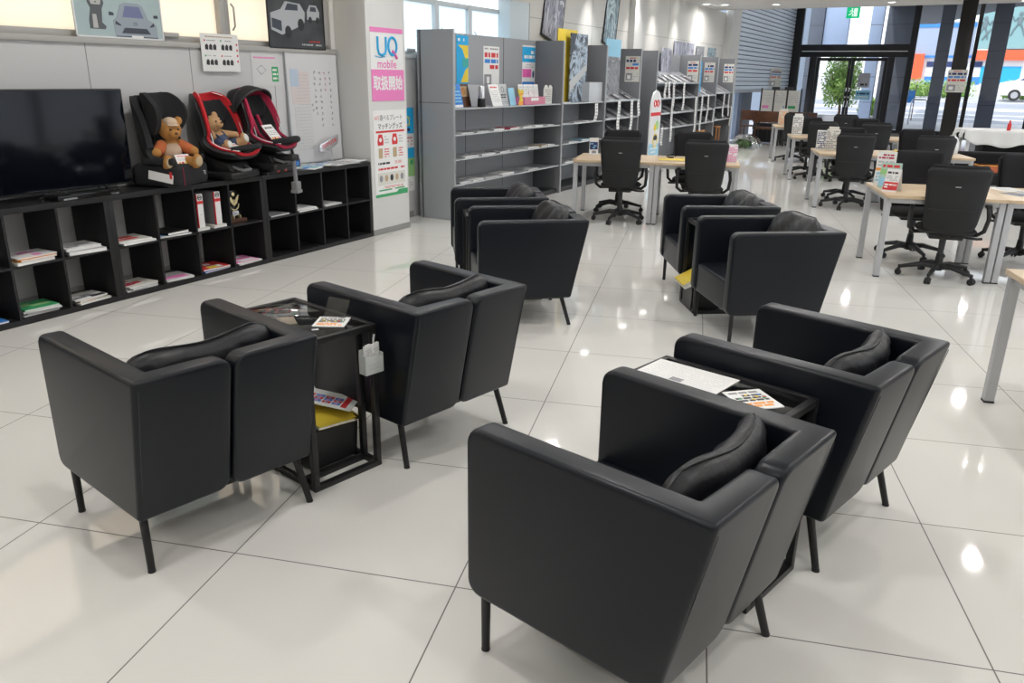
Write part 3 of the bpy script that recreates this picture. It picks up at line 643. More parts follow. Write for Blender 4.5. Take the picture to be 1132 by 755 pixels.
T4 = {'CD': ('C', 'D', 'glass topped black side table between the two left armchairs, card holder on its leg', -0.02),
      'AB': ('A', 'B', 'black side table between the two right armchairs with a large printed sheet on top', -0.03),
      'EF': ('E', 'F', 'black side table hidden between the two middle armchairs', 0.02),
      'GH': ('G', 'H', 'black side table between the two armchairs right of centre, crate beneath', 0.02)}
TAB = {}; ft = None
for k, (a, b, lb, off) in T4.items():
    x, y, an = mid(a, b); l = (x+off*cos(an), y+off*sin(an), 0)
    if ft is None: ft = side_table(lb); ft.location = l; ft.rotation_euler = (0, 0, an)
    else: dup(ft, l, an, lb)
    TAB[k] = (l[0], l[1], an)
def on_tab(k, lx, ly, z=TZ):
    x, y, a = TAB[k]; return (x + lx*cos(a) - ly*sin(a), y + lx*sin(a) + ly*cos(a), z)
def textblock(mb, x0, y0, x1, y1, n, m, rng, z=0.0008, frac=0.45, flat=True, wobble=0.35):
    """rows of small marks, too small to read in the photograph"""
    for i in range(n):
        yy = y1 - (i+0.5)*(y1-y0)/n; hh = (y1-y0)/n*frac; x = x0
        while x < x1 - 0.3*hh:
            w = hh*rng.uniform(0.7, 3.2); w = min(w, x1-x)
            if rng.random() > 0.12:
                if flat: mb.bx((x, yy-hh/2, z-0.0004), (x+w, yy+hh/2, z+0.0002), m)
                else: mb.bx((x, -z-0.0002, yy-hh/2), (x+w, -z+0.0004, yy+hh/2), m)
            x += w + hh*0.45
RNG = random.Random(11)
# printed sheet and card on the right table
x, y, an = TAB['AB']
r = thing('printed_sheet', 'long white printed sheet lying on the right side table', 'paper', on_tab('AB', 0.17, 0.015, TZ+0.0005), an+RD(2))
mb = MB(); mb.bx((-0.155, -0.11, 0), (0.155, 0.11, 0.0012), WHITE); part(mb, 'sheet', r)
mb = MB(); textblock(mb, -0.14, -0.09, 0.14, 0.09, 11, mat('faint_print', (0.60, 0.60, 0.61), 0.5), RNG, 0.0016, 0.16); mb.bx((-0.03, -0.05, 0.0012), (0.015, -0.02, 0.0018), GREYI); part(mb, 'print', r)
def tip_card(label, loc, rz, w, h, group=None):
    r = thing('printed_card', label, 'card', loc, rz, group)
    mb = MB(); mb.bx((-w/2, -h/2, 0), (w/2, h/2, 0.004), WHITE, 0.001); part(mb, 'card', r)
    mb = MB(); textblock(mb, -w*0.42, h*0.28, w*0.42, h*0.44, 1, GREYI, RNG, 0.0045, 0.6); textblock(mb, -w*0.4, -h*0.12, w*0.4, h*0.26, 3, INK, RNG, 0.0045, 0.62)
    for q in range(7): mb.box((RNG.uniform(-w*0.38, w*0.38), RNG.uniform(-h*0.1, h*0.25), 0.0045), (0.011, 0.009, 0.0006), RNG.choice([RED, BLUE, YELLOW, GREEN]))
    textblock(mb, -w*0.4, -h*0.42, w*0.4, -h*0.16, 2, ORANGE, RNG, 0.0045, 0.7); part(mb, 'print', r); return r
tip_card('white card with black and orange print on the right side table', on_tab('AB', 0.435, 0.0, TZ+0.001), an+RD(58), 0.135, 0.15)
x, y, an = TAB['CD']
tip_card('white printed card lying at the end of the glass table', on_tab('CD', 0.44, 0.055, TZ+0.001), an+RD(40), 0.13, 0.13)
mb = MB(); mb.prism([(-0.055, 0), (0.055, 0), (0.055, 0.003), (-0.055, 0.003)], -0.045, 0.045, glass_mat('acrylic_clear', (0.8, 0.82, 0.82), 2.0), 'xz')
single(mb, 'acrylic_cover', 'clear acrylic flap standing behind the card on the glass table', 'card holder', on_tab('CD', 0.39, 0.12, TZ+0.035), 0, rot=(RD(62), 0, an+RD(15)))
mb = MB(); textblock(mb, -0.05, -0.012, 0.05, 0.012, 1, LGREY, RNG, 0.0006, 0.8); single(mb, 'table_sticker', 'small pale printed sticker on the glass table top', 'sticker', on_tab('CD', 0.46, -0.07, TZ+0.0005), an+RD(60))
# card holder hanging on the leg of the left table
r = thing('card_holder', 'translucent white card holder hanging on the left table leg', 'card holder', on_tab('CD', TL+0.004, 0.118, 0.50), an+RD(90))
# local x across the leg, y into the table, front = -y
mb = MB(); CL = mat('milky_plastic', (0.55, 0.58, 0.56), 0.35)
mb.bx((-0.045, -0.045, -0.045), (0.045, -0.042, 0.03), CL, 0.001); mb.bx((-0.045, -0.005, -0.045), (0.045, -0.002, 0.055), CL, 0.001); mb.bx((-0.045, -0.045, -0.047), (0.045, -0.002, -0.043), CL)
mb.bx((-0.046, -0.045, -0.045), (-0.043, -0.002, 0.035), CL); mb.bx((0.043, -0.045, -0.045), (0.046, -0.002, 0.035), CL)
textblock(mb, -0.03, -0.03, 0.03, 0.0, 2, LGREY, RNG, 0.0455, 0.3, False); part(mb, 'pocket', r)
mb = MB(); mb.tube([(0.03, -0.004, 0.05), (0.03, -0.005, 0.085), (0.036, -0.004, 0.105)], 0.004, WHITEP); part(mb, 'hook', r)
for q in range(6):
    mb = MB(); hgt = 0.045 + 0.006*((q*7) % 4); mb.box((-0.034+q*0.0135, -0.03+0.004*(q % 3), 0.02), (0.0125, 0.012, 0.10+hgt*0.2), WHITE, 0.001); textblock(mb, -0.038+q*0.0135, 0.03, -0.030+q*0.0135, 0.06, 3, LGREY, RNG, 0.037-0.004*(q % 3), 0.4, False)
    single(mb, 'leaflet', 'folded white leaflet in the table card holder, %s from the left' % ('first', 'second', 'third', 'fourth', 'fifth', 'sixth')[q], 'leaflet', r.location, an+RD(90), 'leaflets in the card holder')
# crates under the tables
BIN = mat('black_bin_plastic', (0.010, 0.010, 0.011), 0.35)
def crate(label, loc, rz):
    r = thing('storage_crate', label, 'crate', loc, rz); t = 0.006; w, d, h = 0.30, 0.24, 0.17
    mb = MB()
    for sx in (-1, 1):
        mb.prism([(-d/2*0.88, 0), (d/2*0.88, 0), (d/2, h), (-d/2, h)], sx*w/2*0.94-t/2, sx*w/2*0.94+t/2, BIN, 'yz'); mb.prism([(-w/2*0.9, 0), (w/2*0.9, 0), (w/2, h), (-w/2, h)], sx*d/2*0.92-t/2, sx*d/2*0.92+t/2, BIN)
    mb.bx((-w/2*0.9, -d/2*0.9, 0), (w/2*0.9, d/2*0.9, 0.006), BIN); part(mb, 'body', r)
    mb = MB(); mb.tube([(-w/2, -d/2, h), (w/2, -d/2, h), (w/2, d/2, h), (-w/2, d/2, h)], 0.007, BIN, closed=True); part(mb, 'rim', r)
    mb = MB(); mb.tube([(-0.09, d/2+0.003, h*0.5), (-0.07, d/2+0.02, h*0.72), (0, d/2+0.025, h*0.8), (0.07, d/2+0.02, h*0.72), (0.09, d/2+0.003, h*0.5)], 0.006, BIN); part(mb, 'handle', r)
    return r
def booklet(name, label, cat, loc, rot, w, d, th, cover, marks=None, group=None, page=WHITE):
    """a thin magazine: pages block with a printed cover"""
    r = thing(name, label, cat, loc, group=group, rot=rot)
    mb = MB(); mb.bx((-w/2+0.002, -d/2+0.001, 0.0004), (w/2, d/2-0.001, th-0.0004), page); part(mb, 'pages', r)
    mb = MB(); mb.bx((-w/2, -d/2, th-0.0006), (w/2+0.001, d/2, th+0.0004), cover); mb.bx((-w/2, -d/2, 0), (w/2+0.001, d/2, 0.0008), cover); mb.bx((-w/2-0.001, -d/2, 0), (-w/2+0.002, d/2, th), cover)
    if marks:
        mk, rg = marks
        for q in range(rg.randint(3, 5)):
            cx, cy = rg.uniform(-w*0.3, w*0.3), rg.uniform(-d*0.35, d*0.35); sx, sy = rg.uniform(0.08, 0.3)*w, rg.uniform(0.04, 0.16)*d
            mb.bx((cx-sx, cy-sy, th+0.0003), (cx+sx*0.8, cy+sy, th+0.0008+q*0.0001), rg.choice(mk))
    part(mb, 'cover', r); return r
crate('black plastic crate under the left side table holding yellow magazines', on_tab('CD', 0.31, 0.03, 0.026), an)
booklet('magazine', 'yellow magazine tilted on the crate under the left table', 'magazine', on_tab('CD', 0.38, 0.03, 0.222), (RD(-10), RD(12), an+RD(8)), 0.20, 0.26, 0.012, YELLOW)
r = thing('newspaper', 'red, blue and white illustrated paper on the crate under the left table', 'newspaper', on_tab('CD', 0.31, 0.07, 0.268), rot=(RD(-10), RD(12), an+RD(40)))
mb = MB(); mb.bx((-0.15, -0.12, 0), (0.15, 0.12, 0.004), WHITE); part(mb, 'sheet', r)
mb = MB()
for a in range(5):
    for b in range(3): mb.bx((-0.11+a*0.042, -0.08+b*0.042, 0.004), (-0.074+a*0.042, -0.046+b*0.042, 0.005), RED if (a+b) % 2 else BLUE); mb.bx((-0.10+a*0.042, -0.072+b*0.042, 0.005), (-0.086+a*0.042, -0.06+b*0.042, 0.0056), LBLUE if (a+b) % 2 else PINK)
mb.bx((0.10, -0.10, 0.004), (0.125, 0.09, 0.005), RED); part(mb, 'print', r)
x, y, an = TAB['GH']
crate('black plastic crate under the table right of centre', on_tab('GH', 0.14, -0.01, 0.026), an)
booklet('magazine', 'yellow magazine sticking out of the crate right of centre', 'magazine', on_tab('GH', 0.03, 0.02, 0.235), (0, RD(-28), an), 0.20, 0.24, 0.012, YELLOW)
booklet('magazine', 'white magazine under the yellow one on the crate right of centre', 'magazine', on_tab('GH', 0.04, 0.0, 0.212), (0, RD(-22), an), 0.21, 0.25, 0.010, WHITE)
mb = MB(); mb.bx((-0.10, -0.07, 0), (0.10, 0.07, 0.018), GREYP, 0.004); single(mb, 'tablet_stand', 'grey notice block on the table right of centre', 'block', on_tab('GH', 0.40, 0.0, TZ), an)
mb = MB(); mb.bx((-0.08, -0.06, 0), (0.08, 0.06, 0.018), GREYP, 0.004); single(mb, 'tablet_stand', 'grey notice block on the table between the middle armchairs', 'block', on_tab('EF', 0.40, 0.0, TZ), TAB['EF'][2])
# ---------------------------------------------------------------- cube shelving along the left wall: object frame x = t, y = -s
def cube_shelf(label, t0):
    r = thing('cube_shelf', label, 'shelf', wp(t0, 0), WANG, 'black cube shelving units along the left wall'); W, H, D, o, q = 1.472, 0.77, 0.385, 0.038, 0.016
    mb = MB(); mb.bx((0, 0, H-o), (W, D, H), KALLAX, 0.001); part(mb, 'top_panel', r)
    mb = MB(); mb.bx((0, 0, 0), (W, D, o), KALLAX, 0.001); part(mb, 'bottom_panel', r)
    for x in (0, W-o):
        mb = MB(); mb.bx((x+0.0005, 0, o), (x+o-0.0005, D, H-o), KALLAX, 0.001); part(mb, 'side_panel', r)
    cw = (W-2*o-3*q)/4
    for k in range(3):
        x = o + cw*(k+1) + q*k; mb = MB(); mb.bx((x, 0.003, o), (x+q, D-0.003, H-o), KALLAX); part(mb, 'divider', r)
    mb = MB(); mb.bx((o, 0.003, H/2-q/2), (W-o, D-0.003, H/2+q/2), KALLAX); part(mb, 'middle_shelf', r)
    return r
cs = cube_shelf('black cube shelf under the television, full of magazines', -1.472)
dup(cs, wp(0, 0), WANG, 'middle black cube shelf holding two binders and a trophy, child seats on top')
dup(cs, wp(1.472, 0), WANG, 'rightmost black cube shelf, mostly empty, ending at the white pillar')
dup(cs, wp(-2.944, 0), WANG, 'black cube shelf at the far left edge, only its end in view')
CW = (1.472-0.076-0.048)/4
def cell(unit, col, low):     # centre of a cell in t and the height of its floor
    return unit*1.472 + 0.038 + CW*(col+0.5) + 0.016*col, 0.038 if low else 0.385+0.008
def in_cell(u, c, low, name, where, items, seed):
    """magazines lying in one cell; items = (cover material, thickness, size, marks, said)"""
    t, z = cell(u, c, low); rg = random.Random(seed); n = len(items)
    for k, (cov, th, w, d, mk, said) in enumerate(items):
        dt, ds, a = rg.uniform(-0.02, 0.02), rg.uniform(-0.01, 0.03), rg.uniform(-8, 8)
        booklet(name, said + ' ' + where, 'magazine', wp(t+dt, -0.145+ds, z+0.0005), (0, 0, WANG+RD(a)), w, d, th, cov, (mk, rg)); z += th+0.002
P_ = [RED, WHITE, YELLOW, BLUE, PINK]
in_cell(-1, 2, False, 'magazine', 'in the upper cell left of the newspapers', [(OFFW, 0.02, 0.26, 0.23, [TAN, ORANGE], 'cream magazine lowest in the pile'), (ORANGE, 0.012, 0.25, 0.22, [RED, WHITE], 'orange magazine in the middle of the pile'), (WHITE, 0.008, 0.27, 0.22, [RED, PINK], 'white and red magazine on top')], 1)
in_cell(-1, 3, False, 'newspaper', 'in the cell under the television corner', [(LGREY, 0.025, 0.26, 0.24, [GREYI], 'folded grey newspaper lowest'), (WHITE, 0.018, 0.25, 0.22, [GREYI, LGREY], 'folded white newspaper on top')], 2)
in_cell(-1, 1, True, 'magazine', 'in the bottom cell at the far left edge', [(BLUE, 0.012, 0.24, 0.22, [LBLUE, CYAN], 'blue magazine')], 3)
in_cell(-1, 2, True, 'magazine', 'in the lower left cell', [(WHITE, 0.012, 0.24, 0.22, [GREEN], 'white magazine lowest in the green topped pile'), (LGREY, 0.012, 0.235, 0.22, [GREEN], 'pale grey magazine second lowest under the green one'), (WHITE, 0.012, 0.24, 0.22, [GREEN], 'white magazine just under the green one'), (GREEN, 0.010, 0.23, 0.21, [LGREEN, WHITE, LGREEN], 'green landscape magazine on top of the pile')], 4)
in_cell(-1, 3, True, 'magazine', 'in the lower cell left of the shelf joint', [(OFFW, 0.01, 0.25, 0.23, [TAN, ORANGE], 'cream magazine underneath'), (TAN, 0.010, 0.21, 0.22, [ORANGE, OFFW], 'tan covered magazine'), (WHITE, 0.008, 0.25, 0.18, [INK, GREYI], 'white magazine with a black picture')], 5)
in_cell(0, 0, False, 'magazine', 'in the first upper cell past the joint', [(WHITE, 0.014, 0.27, 0.24, [LGREY], 'white magazine lowest'), (OFFW, 0.012, 0.26, 0.24, [RED, LGREY], 'off white magazine on top')], 6)
in_cell(0, 0, True, 'magazine', 'in the first lower cell past the joint', [(WHITE, 0.012, 0.27, 0.24, [BLUE, INK], 'white magazine lowest'), (LGREY, 0.010, 0.24, 0.23, [INK, NAVY], 'grey magazine second'), (OFFW, 0.010, 0.26, 0.22, [RED, PINKR], 'dark red pictured magazine on top')], 7)
in_cell(0, 1, False, 'magazine', 'in the upper cell left of the binders', [(LGREY, 0.010, 0.27, 0.22, [TAN, BLUE], 'colourful magazine'), (BMETAL, 0.018, 0.20, 0.24, [PLASTC], 'black folder on the magazine')], 8)
in_cell(0, 1, True, 'magazine', 'in the lower cell left of the red magazine', [(WHITE, 0.015, 0.24, 0.23, [LGREY, PINK], 'white magazine with pink edge')], 9)
in_cell(0, 2, True, 'magazine', 'in the lower cell under the binders', [(BLUE, 0.010, 0.26, 0.22, [LBLUE], 'blue magazine hidden below'), (RED, 0.014, 0.26, 0.23, [ORANGE, YELLOW, WHITE, WHITE], 'red and orange magazine')], 10)
in_cell(0, 3, True, 'magazine', 'in the lower cell under the trophy', [(WHITE, 0.012, 0.26, 0.24, [PINK], 'white magazine below'), (PINK, 0.010, 0.24, 0.23, [WHITE, LBLUE, WHITE], 'pink and white magazine on top')], 12)
in_cell(1, 0, False, 'booklet', 'in the upper cell below the hanging support leg', [(GREYP, 0.012, 0.24, 0.2, [GREYI], 'dark grey booklet')], 13)
in_cell(1, 1, False, 'newspaper', 'in the upper cell of the rightmost shelf', [(LGREY, 0.012, 0.26, 0.24, [GREYI], 'grey folded newspaper'), (WHITE, 0.012, 0.24, 0.22, [LGREY], 'white folded newspaper')], 14)
in_cell(1, 2, False, 'newspaper', 'in the third upper cell of the rightmost shelf', [(WHITE, 0.012, 0.25, 0.22, [LGREY, GREYI], 'white and grey paper')], 15)
# binders standing in the upper cell
t, z = cell(0, 2, False)
for q, (dt, d2) in enumerate(((-0.10, 'left'), (0.075, 'right'))):
    lo = booklet('booklet', 'thick cream booklet lying under the %s white binder' % d2, 'booklet', wp(t+dt, -0.16, z), (0, 0, WANG), 0.13, 0.28, 0.022, OFFW, ([TAN], random.Random(q)))
    r = thing('binder', '%s one of the two white binders with a red band in the middle shelf' % d2, 'binder', wp(t+dt, -0.15, z+0.0235), WANG)
    mb = MB(); mb.bx((-0.03, -0.12, 0), (0.03, -0.105, 0.27), WHITE, 0.002); mb.bx((-0.0295, -0.106, 0), (0.0295, 0.14, 0.27), GREYP, 0.002); part(mb, 'cover', r)
    mb = MB(); mb.bx((-0.0305, -0.1215, 0.19), (0.0305, -0.119, 0.215), RED); mb.bx((-0.0312, -0.1205, 0.0), (-0.026, -0.105, 0.27), RED); part(mb, 'red_band', r)
    mb = MB(); mb.tube([(0.018*cos(a*pi/8), -0.1215, 0.242+0.018*sin(a*pi/8)) for a in range(16)], 0.003, INK, 6, True); mb.bx((-0.012, -0.1222, 0.238), (0.012, -0.1205, 0.247), INK); textblock(mb, -0.014, 0.10, 0.014, 0.108, 1, LGREY, RNG, 0.1212, 0.5, False); part(mb, 'spine_print', r)
t, z = cell(0, 3, False)
r = thing('trophy', 'black award plaque with a gold eagle in the middle cube shelf', 'trophy', wp(t-0.03, -0.13, z), WANG)
mb = MB(); mb.bx((-0.085, -0.06, 0), (0.085, 0.05, 0.03), BROWN, 0.003); part(mb, 'base', r)
mb = MB(); mb.box((0, 0.012, 0.145), (0.15, 0.02, 0.235), mat('gloss_black', (0.008, 0.008, 0.008), 0.15), 0.004, rot=(RD(-8), 0, 0)); part(mb, 'plaque', r)
mb = MB()
for sx in (-1, 1):
    mb.prism([(sx*0.006, 0.14), (sx*0.03, 0.16), (sx*0.055, 0.225), (sx*0.045, 0.225), (sx*0.035, 0.205), (sx*0.03, 0.215), (sx*0.01, 0.18)][::sx], -0.018, -0.010, GOLD); mb.tube([(sx*0.01, -0.016, 0.10), (sx*0.035, -0.016, 0.115), (sx*0.05, -0.014, 0.15)], 0.004, GOLD); mb.bx((sx*0.035-0.004, -0.04, 0.03), (sx*0.035+0.004, 0, 0.06), GOLD)
mb.ell((0, -0.012, 0.235), (0.018, 0.006, 0.018), GOLD); mb.ell((0, -0.014, 0.165), (0.01, 0.008, 0.03), GOLD); mb.tube([(-0.03, -0.016, 0.115), (0, -0.016, 0.10), (0.03, -0.016, 0.115)], 0.005, GOLD); part(mb, 'eagle_emblem', r)
mb = MB(); mb.bx((-0.033, -0.022, 0.055), (0.033, -0.014, 0.095), SILVER); textblock(mb, -0.025, 0.06, 0.025, 0.09, 3, INK, RNG, 0.0222, 0.3, False); part(mb, 'name_plate', r)
# television
r = thing('television', 'large black flat television standing on the cube shelves at the left', 'television', wp(-0.36, -0.20, 0.775), WANG)
SCR = mat('dark_screen', (0.003, 0.004, 0.007), 0.07, spec=0.45)
mb = MB(); mb.bx((-0.73, 0, 0.035), (0.73, 0.055, 0.715), PLASTB, 0.006); mb.bx((-0.5, 0.05, 0.12), (0.5, 0.09, 0.5), PLASTB, 0.01); part(mb, 'housing', r)
mb = MB(); mb.bx((-0.72, -0.003, 0.05), (0.72, 0.001, 0.705), SCR); part(mb, 'screen', r)
for x in (-0.5, 0.5):
    mb = MB(); mb.tube([(x-0.04, -0.11, 0.006), (x, 0.02, 0.05), (x+0.0, 0.06, 0.05), (x+0.04, 0.15, 0.006)], 0.009, PLASTB); part(mb, 'foot', r)
r = thing('set_top_box', 'flat black player box on the shelf in front of the television', 'player', wp(-0.12, -0.085, 0.771), WANG+RD(4))
mb = MB(); mb.bx((-0.24, -0.07, 0.003), (0.24, 0.07, 0.034), mat('gloss_black', (0.008, 0.008, 0.008), 0.15), 0.003); part(mb, 'body', r)
mb = MB(); mb.bx((-0.2, -0.0715, 0.004), (-0.10, -0.069, 0.016), SILVER); mb.bx((0.17, -0.0715, 0.004), (0.235, -0.069, 0.012), SILVER); part(mb, 'label_plate', r)
mb = MB(); mb.tube([(-0.32, -0.02, 0.01), (-0.25, 0.1, 0.012), (-0.1, 0.085, 0.04), (0.05, 0.1, 0.012), (0.2, 0.085, 0.03), (0.36, 0.08, 0.01)], 0.006, PLASTB); part(mb, 'cable', r)

# ---------------------------------------------------------------- child seats: local front = -y, x across
def chaikin(L, n=3):
    L = [tuple(p) if isinstance(p, (tuple, list)) else (p,) for p in L]
    for _ in range(n):
        q = [L[0]]
        for a, b in zip(L, L[1:]): q += [tuple(x*0.75+y*0.25 for x, y in zip(a, b)), tuple(x*0.25+y*0.75 for x, y in zip(a, b))]
        L = q + [L[-1]]
    return [p if len(p) > 1 else p[0] for p in L]
def sweep(mb, m, path, width, wing, thick, nu=30, nv=22, flare=2.6, lean=0.0):
    """padded shell: spine path (y, z), lateral half width and wing depth along it"""
    path, width, wing = chaikin(path), chaikin(width), chaikin(wing)
    def at(L, u):
        f = u*(len(L)-1); i = min(int(f), len(L)-2); w = f-i
        if isinstance(L[0], (tuple, list)): return Vector((0, L[i][0]*(1-w)+L[i+1][0]*w, L[i][1]*(1-w)+L[i+1][1]*w))
        return L[i]*(1-w)+L[i+1]*w
    def f(u, v):
        p = at(path, u); q = at(path, min(1, u+0.02)); q0 = at(path, max(0, u-0.02)); d = (q-q0).normalized(); nrm = Vector((0, d.z, -d.y))      # towards the sitter
        if nrm.y > 0 and abs(nrm.y) > abs(nrm.z): nrm = -nrm
        if nrm.z < 0 and abs(nrm.z) > abs(nrm.y): nrm = -nrm
        a = v*2-1; W = at(width, u); G = at(wing, u)
        return p + Vector((a*W*(1-0.10*abs(a)**4), 0, 0)) + nrm*(G*abs(a)**flare)
    return mb.sheet(f, nu, nv, m, thick)
def card(label, loc, rz, tilt, w, h, par=None, kids=True):
    r = thing('info_card', label, 'card', loc, rot=(tilt, 0, rz))
    mb = MB(); mb.bx((-w/2, -0.0015, 0), (w/2, 0.0015, h), WHITE); part(mb, 'card', r)
    mb = MB(); textblock(mb, -w*0.35, h*0.72, w*0.35, h*0.92, 1, RED if kids else INK, RNG, 0.0018, 0.5, False); textblock(mb, -w*0.42, h*0.38, w*0.42, h*0.66, 3, GREYI, RNG, 0.0018, 0.3, False)
    for q in range(4): mb.box((-w*0.33+q*w*0.22, -0.002, h*0.18), (w*0.16, 0.001, h*0.2), (ORANGE, RED, YELLOW, PINK)[q])
    part(mb, 'print', r); return r
BF = mat('child_seat_black_fabric', (0.012, 0.012, 0.014), 0.85, bump=(200, 0.3))
SHELLP = mat('child_seat_black_shell', (0.010, 0.010, 0.011), 0.45)
def child_seat_black():
    r = thing('child_seat', 'all black high backed child car seat nearest the television, bear sitting in it', 'child seat', wp(0.65, -0.15, 0.77), WANG+RD(20))
    mb = MB(); mb.box((0, -0.02, 0.09), (0.44, 0.40, 0.17), BF, 0.055, 4); part(mb, 'seat_base', r)
    mb = MB(); sweep(mb, BF, [(0.14, 0.67), (0.14, 0.63), (0.135, 0.5), (0.10, 0.25), (0.02, 0.17), (-0.12, 0.16), (-0.215, 0.14)], [0.10, 0.165, 0.19, 0.215, 0.22, 0.215, 0.19], [0.01, 0.05, 0.11, 0.13, 0.09, 0.035, 0.01], 0.05); part(mb, 'padded_shell', r)
    mb = MB(); sweep(mb, BF, [(0.07, 0.69), (0.06, 0.66), (0.055, 0.58), (0.05, 0.48), (0.055, 0.40)], [0.12, 0.175, 0.19, 0.18, 0.13], [0.015, 0.09, 0.16, 0.15, 0.08], 0.045, flare=3.2); part(mb, 'headrest', r)
    for sx in (-1, 1):
        mb = MB(); mb.box((sx*0.205, -0.06, 0.20), (0.055, 0.26, 0.055), BF, 0.025, 4); part(mb, 'armrest', r)
        mb = MB(); mb.tube([(sx*0.05, 0.075, 0.45), (sx*0.055, 0.05, 0.3), (sx*0.04, -0.02, 0.19)], 0.012, PLASTB); part(mb, 'harness', r)
    mb = MB(); mb.tube([(-0.16, -0.222, 0.155), (-0.16, -0.225, 0.08), (-0.155, -0.222, 0.02)], 0.0022, PINKR); part(mb, 'piping', r)
    mb = MB(); mb.text('TJ', 0.14, 0.09, 0.035, WHITE, -0.223, bold=0.02); part(mb, 'logo', r)
    mb = MB(); mb.box((-0.222, -0.07, 0.085), (0.003, 0.20, 0.065), WHITE, rot=(RD(10), 0, 0)); mb.box((-0.224, -0.155, 0.10), (0.003, 0.02, 0.05), RED); textb = None; part(mb, 'side_label', r)
    return r
child_seat_black()
def child_seat_shell(label, loc, rz, trim, canopy, leg):
    r = thing('child_seat', label, 'child seat', loc, rz); r.scale = (1.1, 1.0, 1.05)
    mb = MB(); mb.box((0, -0.02, 0.035), (0.36, 0.40, 0.06), SHELLP, 0.025, 3)
    mb.prism([(0.22, 0.06), (-0.17, 0.06), (-0.13, 0.13), (0.16, 0.2)], -0.13, 0.13, SHELLP, 'yz', 0.015); part(mb, 'base', r)
    P = [(0.17, 0.64), (0.168, 0.60), (0.15, 0.47), (0.10, 0.30), (0.02, 0.20), (-0.12, 0.18), (-0.26, 0.20)]; Wd = [0.10, 0.175, 0.205, 0.22, 0.225, 0.215, 0.15]; G = [0.06, 0.14, 0.18, 0.18, 0.13, 0.075, 0.03]
    mb = MB(); sweep(mb, SHELLP, [(y+0.02, z-0.012) for y, z in P], [w+0.014 for w in Wd], G, 0.03, flare=2.4); part(mb, 'outer_shell', r)
    mb = MB(); sweep(mb, trim, [(y, z+0.002) for y, z in P], Wd, [g+0.004 for g in G], 0.022, flare=2.4); part(mb, 'trim_cover', r)
    mb = MB(); sweep(mb, BF, [(y-0.018, z+0.006) for y, z in [(0.155, 0.57), (0.15, 0.54), (0.135, 0.43), (0.085, 0.29), (0.01, 0.21), (-0.12, 0.19), (-0.22, 0.20)]], [w*0.80 for w in Wd], [g*0.70 for g in G], 0.03, flare=2.2); part(mb, 'seat_pad', r)
    mb = MB(); sweep(mb, BF, [(0.115, 0.59), (0.10, 0.50), (0.085, 0.42)], [0.11, 0.13, 0.10], [0.06, 0.09, 0.06], 0.035, flare=2.6); part(mb, 'headrest', r)
    for sx in (-1, 1):
        mb = MB(); mb.tube([(sx*0.045, 0.06, 0.44), (sx*0.05, 0.0, 0.30), (sx*0.03, -0.06, 0.235)], 0.014, trim if canopy else PLASTB); part(mb, 'harness', r)
        mb = MB(); pts = []; PP, WW, GG = chaikin(P), chaikin(Wd), chaikin(G); NN = len(PP)-1
        for i in range(25):
            u = i/24; f = u*NN; k = min(int(f), NN-1); w = f-k
            y = PP[k][0]*(1-w)+PP[k+1][0]*w; z = PP[k][1]*(1-w)+PP[k+1][1]*w; ww = WW[k]*(1-w)+WW[k+1]*w; g = GG[k]*(1-w)+GG[k+1]*w
            pts.append((sx*ww*0.91, y - g*(0.95 if u < 0.6 else 0.3), z + g*(0.15 if u < 0.6 else 0.9)))
        mb.tube(pts, 0.004, WHITEP if not canopy else LGREY, 6); part(mb, 'piping', r)
    if canopy:
        mb = MB()
        def f(u, v):
            a = pi*v; R = 0.245; b = RD(-38) + RD(72)*u
            return Vector((-R*cos(a), 0.10 - 0.20*sin(b)*sin(a)**0.7 - 0.02, 0.47 + 0.20*sin(a)**0.75*cos(b*0.8) + 0.0*u))
        mb.sheet(f, 10, 24, BF, 0.012)
        for b in (0.0, 0.5, 1.0): mb.tube([f(b, i/20) for i in range(21)], 0.008, SHELLP, 6)
        part(mb, 'canopy', r)
    mb = MB(); mb.tube([(-0.15, -0.20, 0.235), (-0.10, -0.285, 0.25), (0, -0.31, 0.255), (0.10, -0.285, 0.25), (0.15, -0.20, 0.235)], 0.028 if leg else 0.022, BF, 10); part(mb, 'front_bumper', r)
    mb = MB(); mb.tube([(-0.08, -0.12, 0.10), (-0.05, -0.22, 0.07), (0.05, -0.22, 0.07), (0.08, -0.12, 0.10)], 0.012, GREYP); part(mb, 'carry_handle', r)
    if leg:
        mb = MB(); mb.box((0, -0.22, 0.105), (0.12, 0.20, 0.05), SHELLP, 0.02, 3); mb.cyl((0, -0.29, 0.10), (0, -0.30, -0.10), 0.018, GREYP); part(mb, 'support_arm', r)
        mb = MB(); mb.box((0, -0.30, -0.13), (0.075, 0.06, 0.075), GREYP, 0.012, 3); mb.box((0, -0.30, -0.175), (0.085, 0.075, 0.03), GREYP, 0.012, 3); part(mb, 'support_foot', r)
        mb = MB(); mb.tube([(0.06, -0.22, 0.25), (0.12, -0.22, 0.12), (0.17, -0.16, 0.01)], 0.012, PLASTB); part(mb, 'belt_strap', r)
    return r
child_seat_shell('red edged child car seat in the middle of the three, smaller bear lying in it', wp(1.20, -0.155, 0.771), WANG+RD(14), REDF, False, False)
child_seat_shell('black and crimson child car seat with a hood, nearest the whiteboard', wp(1.665, -0.17, 0.80), WANG+RD(16), PINKR, True, True)
mb = MB(); mb.box((0, 0, 0.015), (0.40, 0.36, 0.028), SHELLP, 0.01); single(mb, 'turntable', 'flat black base under the hooded child seat', 'base', wp(1.665, -0.19, 0.771), WANG+RD(12))
